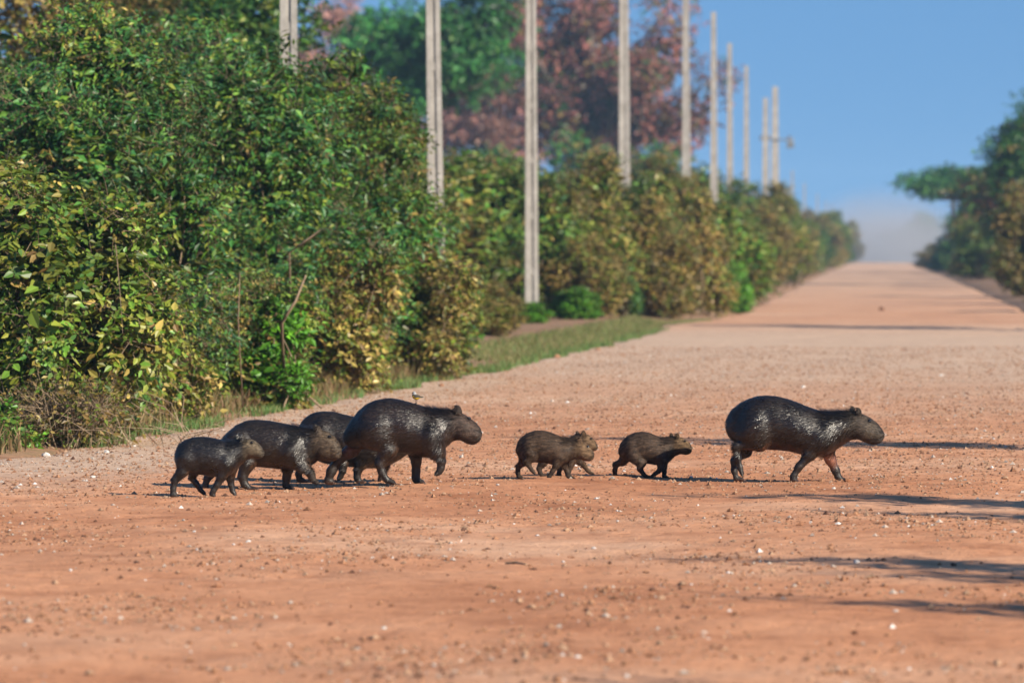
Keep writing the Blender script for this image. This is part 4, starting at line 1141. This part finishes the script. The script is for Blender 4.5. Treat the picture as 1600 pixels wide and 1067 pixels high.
def leg(side, front, *pts, ground=True, w=0.105):
    return dict(side=side, front=front, pts=pts, ground=ground, w=w)
NEAR, FAR = -1, 1
BLACK = (0.036, 0.022, 0.015); GREYF = (0.105, 0.078, 0.054)
lead = dict(view=(1110, 600, 5.161, 757), seed=1, wet=True, coat=BLACK, face=(0.058, 0.044, 0.033), belly=(0.14, 0.055, 0.03),
    label='leading adult capybara with wet black coat and one hind foot lifted, ahead of the pups', turn=-0.01,
    body=[(135, 310, 370), (150, 262, 430), (185, 216, 475), (240, 172, 510), (310, 138, 530), (380, 117, 540), (450, 110, 545), (550, 120, 548), (650, 147, 560), (720, 174, 580), (800, 206, 598), (870, 228, 600), (930, 236, 585), (1000, 236, 550), (1060, 232, 510), (1110, 232, 475), (1150, 238, 460), (1200, 250, 465), (1250, 268, 488), (1300, 295, 507), (1345, 332, 503), (1380, 374, 478), (1400, 405, 445)],
    ears=[(1197, 240, 62, NEAR), (1150, 232, 60, FAR)], eye=(1280, 314),
    pink=[(960, 640, 70, (0.30, 0.13, 0.09))],
    legs=[leg(NEAR, False, (330, 420, 105), (400, 495, 58), (215, 512, 28), (228, 610, 22), (243, 690, 22), (268, 765, 10), ground=False),
          leg(FAR, False, (300, 450, 85), (290, 570, 42), (185, 640, 27), (188, 720, 24), (205, 785, 22), (285, 806, 11)),
          leg(NEAR, True, (880, 460, 92), (805, 580, 50), (715, 680, 31), (672, 755, 25), (668, 782, 22), (715, 798, 11)),
          leg(FAR, True, (930, 530, 70), (968, 630, 44), (1010, 720, 32), (1030, 772, 26), (1050, 795, 20), (1135, 808, 11))])
bigone = dict(view=(480, 600, 5.333, 765), seed=2, wet=True, coat=(0.042, 0.024, 0.017), face=(0.052, 0.034, 0.026), yaw=0.05,
    label='largest wet dark brown capybara carrying a small yellow bird on its back',
    body=[(318, 440, 505), (335, 395, 545), (370, 340, 565), (430, 262, 575), (500, 205, 588), (580, 172, 600), (680, 158, 605), (760, 167, 608), (850, 190, 620), (940, 216, 640), (1020, 238, 650), (1080, 244, 635), (1130, 247, 590), (1180, 252, 540), (1230, 262, 505), (1280, 278, 508), (1330, 303, 535), (1380, 338, 547), (1420, 374, 532), (1445, 408, 495), (1456, 432, 462)],
    ears=[(1265, 262, 78, NEAR), (1246, 245, 56, FAR)], eye=(1350, 328),
    pink=[(370, 580, 80, (0.15, 0.085, 0.085))],
    legs=[leg(NEAR, False, (600, 410, 135), (680, 590, 72), (610, 700, 42), (625, 765, 32), (665, 830, 26), (760, 864, 12)),
          leg(FAR, False, (450, 450, 100), (370, 590, 62), (250, 680, 42), (195, 770, 42), (165, 850, 32), (225, 878, 15)),
          leg(NEAR, True, (1050, 480, 105), (1095, 600, 62), (1122, 680, 38), (1118, 735, 30), (1105, 765, 26), (1068, 795, 11), ground=False),
          leg(FAR, True, (900, 590, 70), (905, 690, 44), (903, 770, 36), (900, 825, 34), (910, 850, 28), (985, 862, 13))])
third = dict(view=(240, 600, 5.0, 767), seed=3, wet=True, coat=(0.040, 0.025, 0.016), face=(0.082, 0.058, 0.037), turn=0.05, dy=0.15, yaw=-0.04,
    label='wet dark capybara with bristly neck, overlapped by the smaller grey faced one',
    body=[(508, 485, 545), (530, 432, 590), (570, 388, 618), (640, 325, 638), (720, 290, 645), (800, 282, 650), (900, 289, 658), (1000, 307, 668), (1100, 327, 670), (1170, 338, 655), (1230, 344, 622), (1290, 352, 596), (1340, 363, 600), (1390, 386, 608), (1430, 417, 600), (1460, 452, 578), (1480, 492, 545)],
    ears=[(1305, 358, 62, NEAR), (1270, 345, 50, FAR)], eye=(1390, 412),
    legs=[leg(NEAR, False, (660, 490, 125), (745, 620, 62), (705, 725, 40), (720, 780, 30), (755, 815, 24), (840, 836, 11)),
          leg(FAR, False, (580, 520, 90), (480, 660, 50), (395, 745, 30), (378, 800, 24), (372, 840, 22), (410, 860, 11)),
          leg(FAR, True, (1060, 560, 90), (1035, 670, 46), (1025, 740, 34), (1018, 795, 28), (1030, 815, 22), (1090, 828, 12)),
          leg(NEAR, True, (1100, 540, 100), (1190, 640, 52), (1245, 700, 34), (1258, 735, 26), (1270, 755, 20), (1310, 776, 10), ground=False)])
hidden = dict(view=(480, 600, 5.333, 761), seed=4, wet=True, coat=(0.042, 0.026, 0.018), face=(0.09, 0.062, 0.042), dy=0.45,
    label='dark capybara mostly hidden behind the one carrying the bird',
    body=[(-75, 400, 470), (-60, 362, 530), (-30, 320, 590), (20, 282, 640), (70, 264, 665), (130, 258, 690), (220, 262, 708), (320, 288, 720), (420, 310, 728), (540, 330, 735), (640, 340, 725), (720, 350, 690), (800, 358, 640), (860, 368, 600), (920, 380, 575), (980, 400, 580), (1030, 432, 575), (1065, 470, 545)],
    ears=[(900, 380, 60, NEAR), (870, 375, 50, FAR)], eye=(985, 445),
    legs=[leg(FAR, False, (80, 520, 100), (20, 650, 52), (-60, 730, 34), (-95, 790, 28), (-88, 835, 24), (-25, 850, 12)),
          leg(NEAR, False, (120, 540, 105), (260, 660, 55), (312, 700, 34), (305, 755, 28), (285, 800, 24), (262, 830, 12), ground=False),
          leg(NEAR, True, (560, 600, 85), (470, 690, 46), (430, 755, 34), (425, 810, 28), (440, 842, 22), (500, 860, 12)),
          leg(FAR, True, (600, 620, 75), (640, 720, 42), (620, 790, 32), (610, 825, 26), (600, 845, 22), (670, 858, 12))])
juv = dict(view=(240, 600, 5.0, 781), seed=5, wet=True, coat=(0.032, 0.025, 0.023), face=(0.11, 0.085, 0.055), turn=0.02, fat=1.12, strands=22000,
    label='half grown capybara with black back and greyish face at the rear of the line',
    body=[(172, 560, 625), (182, 518, 665), (205, 487, 690), (245, 458, 710), (310, 438, 722), (380, 433, 732), (450, 440, 745), (520, 455, 748), (570, 466, 738), (620, 468, 715), (660, 460, 675), (700, 452, 635), (740, 449, 606), (780, 456, 598), (820, 480, 605), (850, 514, 598), (868, 548, 575)],
    ears=[(706, 446, 58, NEAR), (655, 438, 48, FAR)], eye=(775, 480),
    legs=[leg(NEAR, False, (260, 610, 80), (235, 700, 48), (172, 775, 30), (160, 835, 25), (158, 885, 24), (195, 905, 12)),
          leg(FAR, False, (300, 640, 70), (305, 715, 42), (290, 760, 27), (325, 805, 24), (355, 850, 21), (405, 868, 10)),
          leg(NEAR, True, (580, 640, 72), (545, 735, 40), (505, 805, 27), (475, 855, 23), (462, 878, 20), (490, 890, 10)),
          leg(FAR, True, (600, 660, 60), (590, 755, 36), (598, 810, 26), (605, 845, 22), (608, 858, 20), (640, 868, 10))])
PUP = (0.135, 0.085, 0.055); PUPF = (0.135, 0.088, 0.053)
pup1 = dict(view=(780, 650, 5.0, 757), seed=6, wet=False, deep=0.40, coat=PUP, face=PUPF, fat=1.1, strands=22000,
    label='brown capybara pup in front of its twin, midway along the line',
    body=[(138, 272, 318), (150, 232, 345), (180, 198, 372), (220, 170, 390), (280, 151, 398), (340, 149, 403), (400, 163, 408), (450, 184, 408), (500, 204, 400), (550, 217, 385), (590, 222, 368), (630, 229, 370), (670, 246, 388), (710, 276, 390), (735, 310, 372), (743, 328, 352)],
    ears=[(635, 230, 48, NEAR), (607, 222, 40, FAR)], eye=(693, 276),
    legs=[leg(FAR, False, (200, 350, 55), (185, 400, 34), (145, 435, 22), (140, 480, 20), (148, 512, 17), (188, 526, 9)),
          leg(NEAR, False, (245, 340, 60), (225, 388, 34), (235, 420, 20), (255, 452, 16), (268, 468, 14), (286, 486, 7), ground=False),
          leg(NEAR, True, (480, 360, 50), (455, 415, 30), (420, 465, 19), (395, 505, 16), (388, 518, 14), (412, 530, 8)),
          leg(FAR, True, (500, 370, 45), (512, 430, 28), (530, 480, 20), (538, 508, 17), (548, 518, 15), (598, 530, 8))])
pup2 = dict(view=(780, 650, 5.0, 754), seed=7, wet=False, deep=0.40, coat=PUP, face=PUPF, dy=0.28, fat=1.1, strands=18000,
    label='brown capybara pup hidden behind its twin except head and reaching foreleg',
    body=[(262, 300, 345), (275, 262, 365), (305, 238, 385), (350, 222, 398), (410, 216, 405), (480, 218, 408), (540, 215, 405), (590, 200, 395), (630, 186, 365), (665, 182, 330), (700, 190, 318), (735, 218, 322), (760, 252, 314), (772, 278, 298)],
    ears=[(667, 182, 44, NEAR), (615, 185, 42, FAR)], eye=(720, 222),
    legs=[leg(NEAR, False, (350, 350, 55), (345, 410, 36), (312, 455, 22), (322, 490, 18), (338, 514, 16), (378, 527, 8)),
          leg(FAR, False, (380, 360, 50), (450, 420, 30), (470, 460, 22), (462, 500, 18), (455, 515, 16), (490, 527, 8)),
          leg(FAR, True, (590, 340, 50), (630, 395, 30), (665, 440, 20), (690, 475, 16), (705, 488, 13), (745, 503, 8), ground=False),
          leg(NEAR, True, (580, 360, 45), (560, 430, 28), (545, 480, 20), (535, 510, 17), (540, 520, 14), (575, 528, 8))])
pup3 = dict(view=(780, 650, 5.0, 756), seed=8, wet=False, deep=0.40, coat=(0.12, 0.077, 0.053), face=(0.125, 0.082, 0.047), fat=1.1, dy=0.56, strands=22000,
    label='brown capybara pup trotting alone just behind the leading adult',
    body=[(935, 288, 330), (946, 252, 350), (972, 216, 375), (1012, 184, 390), (1062, 164, 400), (1120, 157, 407), (1180, 169, 414), (1240, 196, 424), (1290, 208, 418), (1340, 203, 385), (1380, 196, 348), (1420, 201, 335), (1460, 217, 342), (1492, 246, 336), (1509, 276, 310)],
    ears=[(1398, 195, 46, NEAR), (1348, 190, 40, FAR)], eye=(1453, 233),
    legs=[leg(FAR, False, (990, 350, 55), (960, 395, 36), (908, 420, 24), (895, 470, 20), (896, 508, 17), (940, 524, 9)),
          leg(NEAR, False, (1060, 350, 60), (1110, 405, 40), (1098, 450, 24), (1130, 495, 18), (1155, 512, 15), (1215, 522, 8)),
          leg(NEAR, True, (1280, 370, 50), (1270, 435, 30), (1248, 470, 20), (1222, 488, 16), (1212, 496, 14), (1188, 506, 8), ground=False),
          leg(FAR, True, (1280, 380, 45), (1285, 440, 27), (1290, 480, 19), (1284, 510, 16), (1290, 518, 14), (1330, 530, 8))])
herd = {}
for nm, sp in (('lead', lead), ('big', bigone), ('third', third), ('hidden', hidden), ('juv', juv), ('pup1', pup1), ('pup2', pup2), ('pup3', pup3)):
    herd[nm] = capybara(sp)

# --- the little bird on the big one's back
def bird():
    root_b, X, Z = herd['big']
    bx = float(X(905)); 
    vs = np.zeros(len(root_b.data.vertices) * 3, np.float32); root_b.data.vertices.foreach_get('co', vs); vs = vs.reshape(-1, 3)
    near_ = vs[(np.abs(vs[:, 0] - bx) < .02) & (np.abs(vs[:, 1]) < .03)]
    zt = near_[:, 2].max()
    mw = root_b.matrix_basis
    base = mw @ Vector((bx, 0, zt))
    f = Field((-.07, -.04, 0), (.09, .04, .12), .0028)
    f.ell((0.0, 0, .052), (.030, .022, .022), -.45, .01)          # breast and belly, faces left
    f.ell((-.012, 0, .066), (.017, .017, .019), 0, .012)
    f.ell((-.014, 0, .087), (.0135, .013, .0135), 0, .012)        # head
    f.cone((.022, 0, .050), .010, (.064, 0, .052), .005, .010, flat=1.5)   # tail
    for s_ in (-1, 1): f.ell((.010, s_ * .017, .057), (.032, .007, .015), -.25, .006)   # folded wings
    V, Q = f.mesh(2)
    C = np.tile(np.array([0.060, 0.055, 0.045]), (len(V), 1))
    C[(V[:, 2] < .052) & (V[:, 0] < .035)] = (0.55, 0.36, 0.02)
    C[(V[:, 0] < -.012) & (V[:, 2] < .062)] = (0.55, 0.36, 0.02)
    C[V[:, 2] > .074] = (0.26, 0.27, 0.28)
    C[(np.abs(V[:, 1]) > .016) & (V[:, 2] < .07) & (V[:, 2] > .046)] = (0.045, 0.042, 0.035)
    o = obj('bird', mesh_np('bird', V, Q, C, smooth=True), M_DAMP, None, base)
    o.rotation_euler = (0, 0, 0.5); o.scale = (.86, .86, .86)
    m = MB(); m.tube([(-.024, 0, .086), (-.031, 0, .085), (-.039, 0, .083)], [.0045, .003, .0008], 6); obj('beak', m.mesh('beak'), M_EYE, o)
    for s_ in (-1, 1):
        m = MB(); m.tube([(.002, s_ * .009, .038), (.006, s_ * .010, .020), (0, s_ * .010, -.004)], [.0024, .0016, .0016], 5)
        for t in (-1, 0, 1): m.tube([(0, s_ * .010, .001), (-.012, s_ * .010 + t * .006, -.002)], [.0014, .0010], 4)
        m.tube([(0, s_ * .010, .001), (.009, s_ * .010, -.002)], [.0014, .0010], 4)
        obj('leg', m.mesh('leg'), M_EYE, o)
        m = MB(); m.tube([(-.019, s_ * .0115, .089), (-.019, s_ * .0135, .089)], [.0025, .0012], 6); obj('eye', m.mesh('eye'), M_EYE, o)
    tag(o, 'small yellow bellied bird with grey head perched on a capybara back', 'bird')
bird()
# ------------------------------------------------------------------ air
def volume_obj(name, me, density, col, aniso, cloud=False, label=None, cat=None):
    m = bpy.data.materials.new(name); m.use_nodes = True; n, l = m.node_tree.nodes, m.node_tree.links
    n.clear(); out = n.new('ShaderNodeOutputMaterial'); v = n.new('ShaderNodeVolumePrincipled')
    v.inputs['Color'].default_value = (*col, 1); v.inputs['Anisotropy'].default_value = aniso; v.inputs['Density'].default_value = density
    if cloud:
        tc = n.new('ShaderNodeTexCoord'); ln = n.new('ShaderNodeVectorMath'); ln.operation = 'LENGTH'; l.new(tc.outputs['Object'], ln.inputs[0])
        mr = n.new('ShaderNodeMapRange'); mr.interpolation_type = 'SMOOTHSTEP'; l.new(ln.outputs['Value'], mr.inputs['Value'])
        for kk, vv in zip(('From Min', 'From Max', 'To Min', 'To Max'), (0.0, 1.0, density, 0.0)): mr.inputs[kk].default_value = vv
        nt = noise(n, l, tc.outputs['Object'], 2.2, 3, 0.6)
        mm = n.new('ShaderNodeMath'); mm.operation = 'MULTIPLY'; l.new(mr.outputs[0], mm.inputs[0]); l.new(nt.outputs['Fac'], mm.inputs[1])
        l.new(mm.outputs[0], v.inputs['Density'])
    l.new(v.outputs[0], out.inputs['Volume'])
    return tag(obj(name, me, m), label, cat, kind='stuff')
mb = MB(); mb.box(-260, 260, -30, 2600, -150, 40)
volume_obj('haze', mb.mesh('haze'), 0.00021, (0.45, 0.72, 1.0), 0.0, label='thin blue daylight haze filling the air over the road', cat='haze')
def dust(px, Y, rx_, ry_, rz_, zc, dens, label):
    me = bpy.data.meshes.new('dust_cloud')
    import bmesh
    bm = bmesh.new(); bmesh.ops.create_icosphere(bm, subdivisions=3, radius=1.0); bm.to_mesh(me); bm.free()
    o = volume_obj('dust_cloud', me, dens, (0.93, 0.88, 0.86), 0.2, True, label, 'dust')
    o.location = (W(px, 392, Y)[0], Y, zc); o.scale = (rx_, ry_, rz_)
dust(1385, 810, 18.0, 90, 13.0, -0.5, 0.11, 'pale dust cloud hanging over the far end of the road')
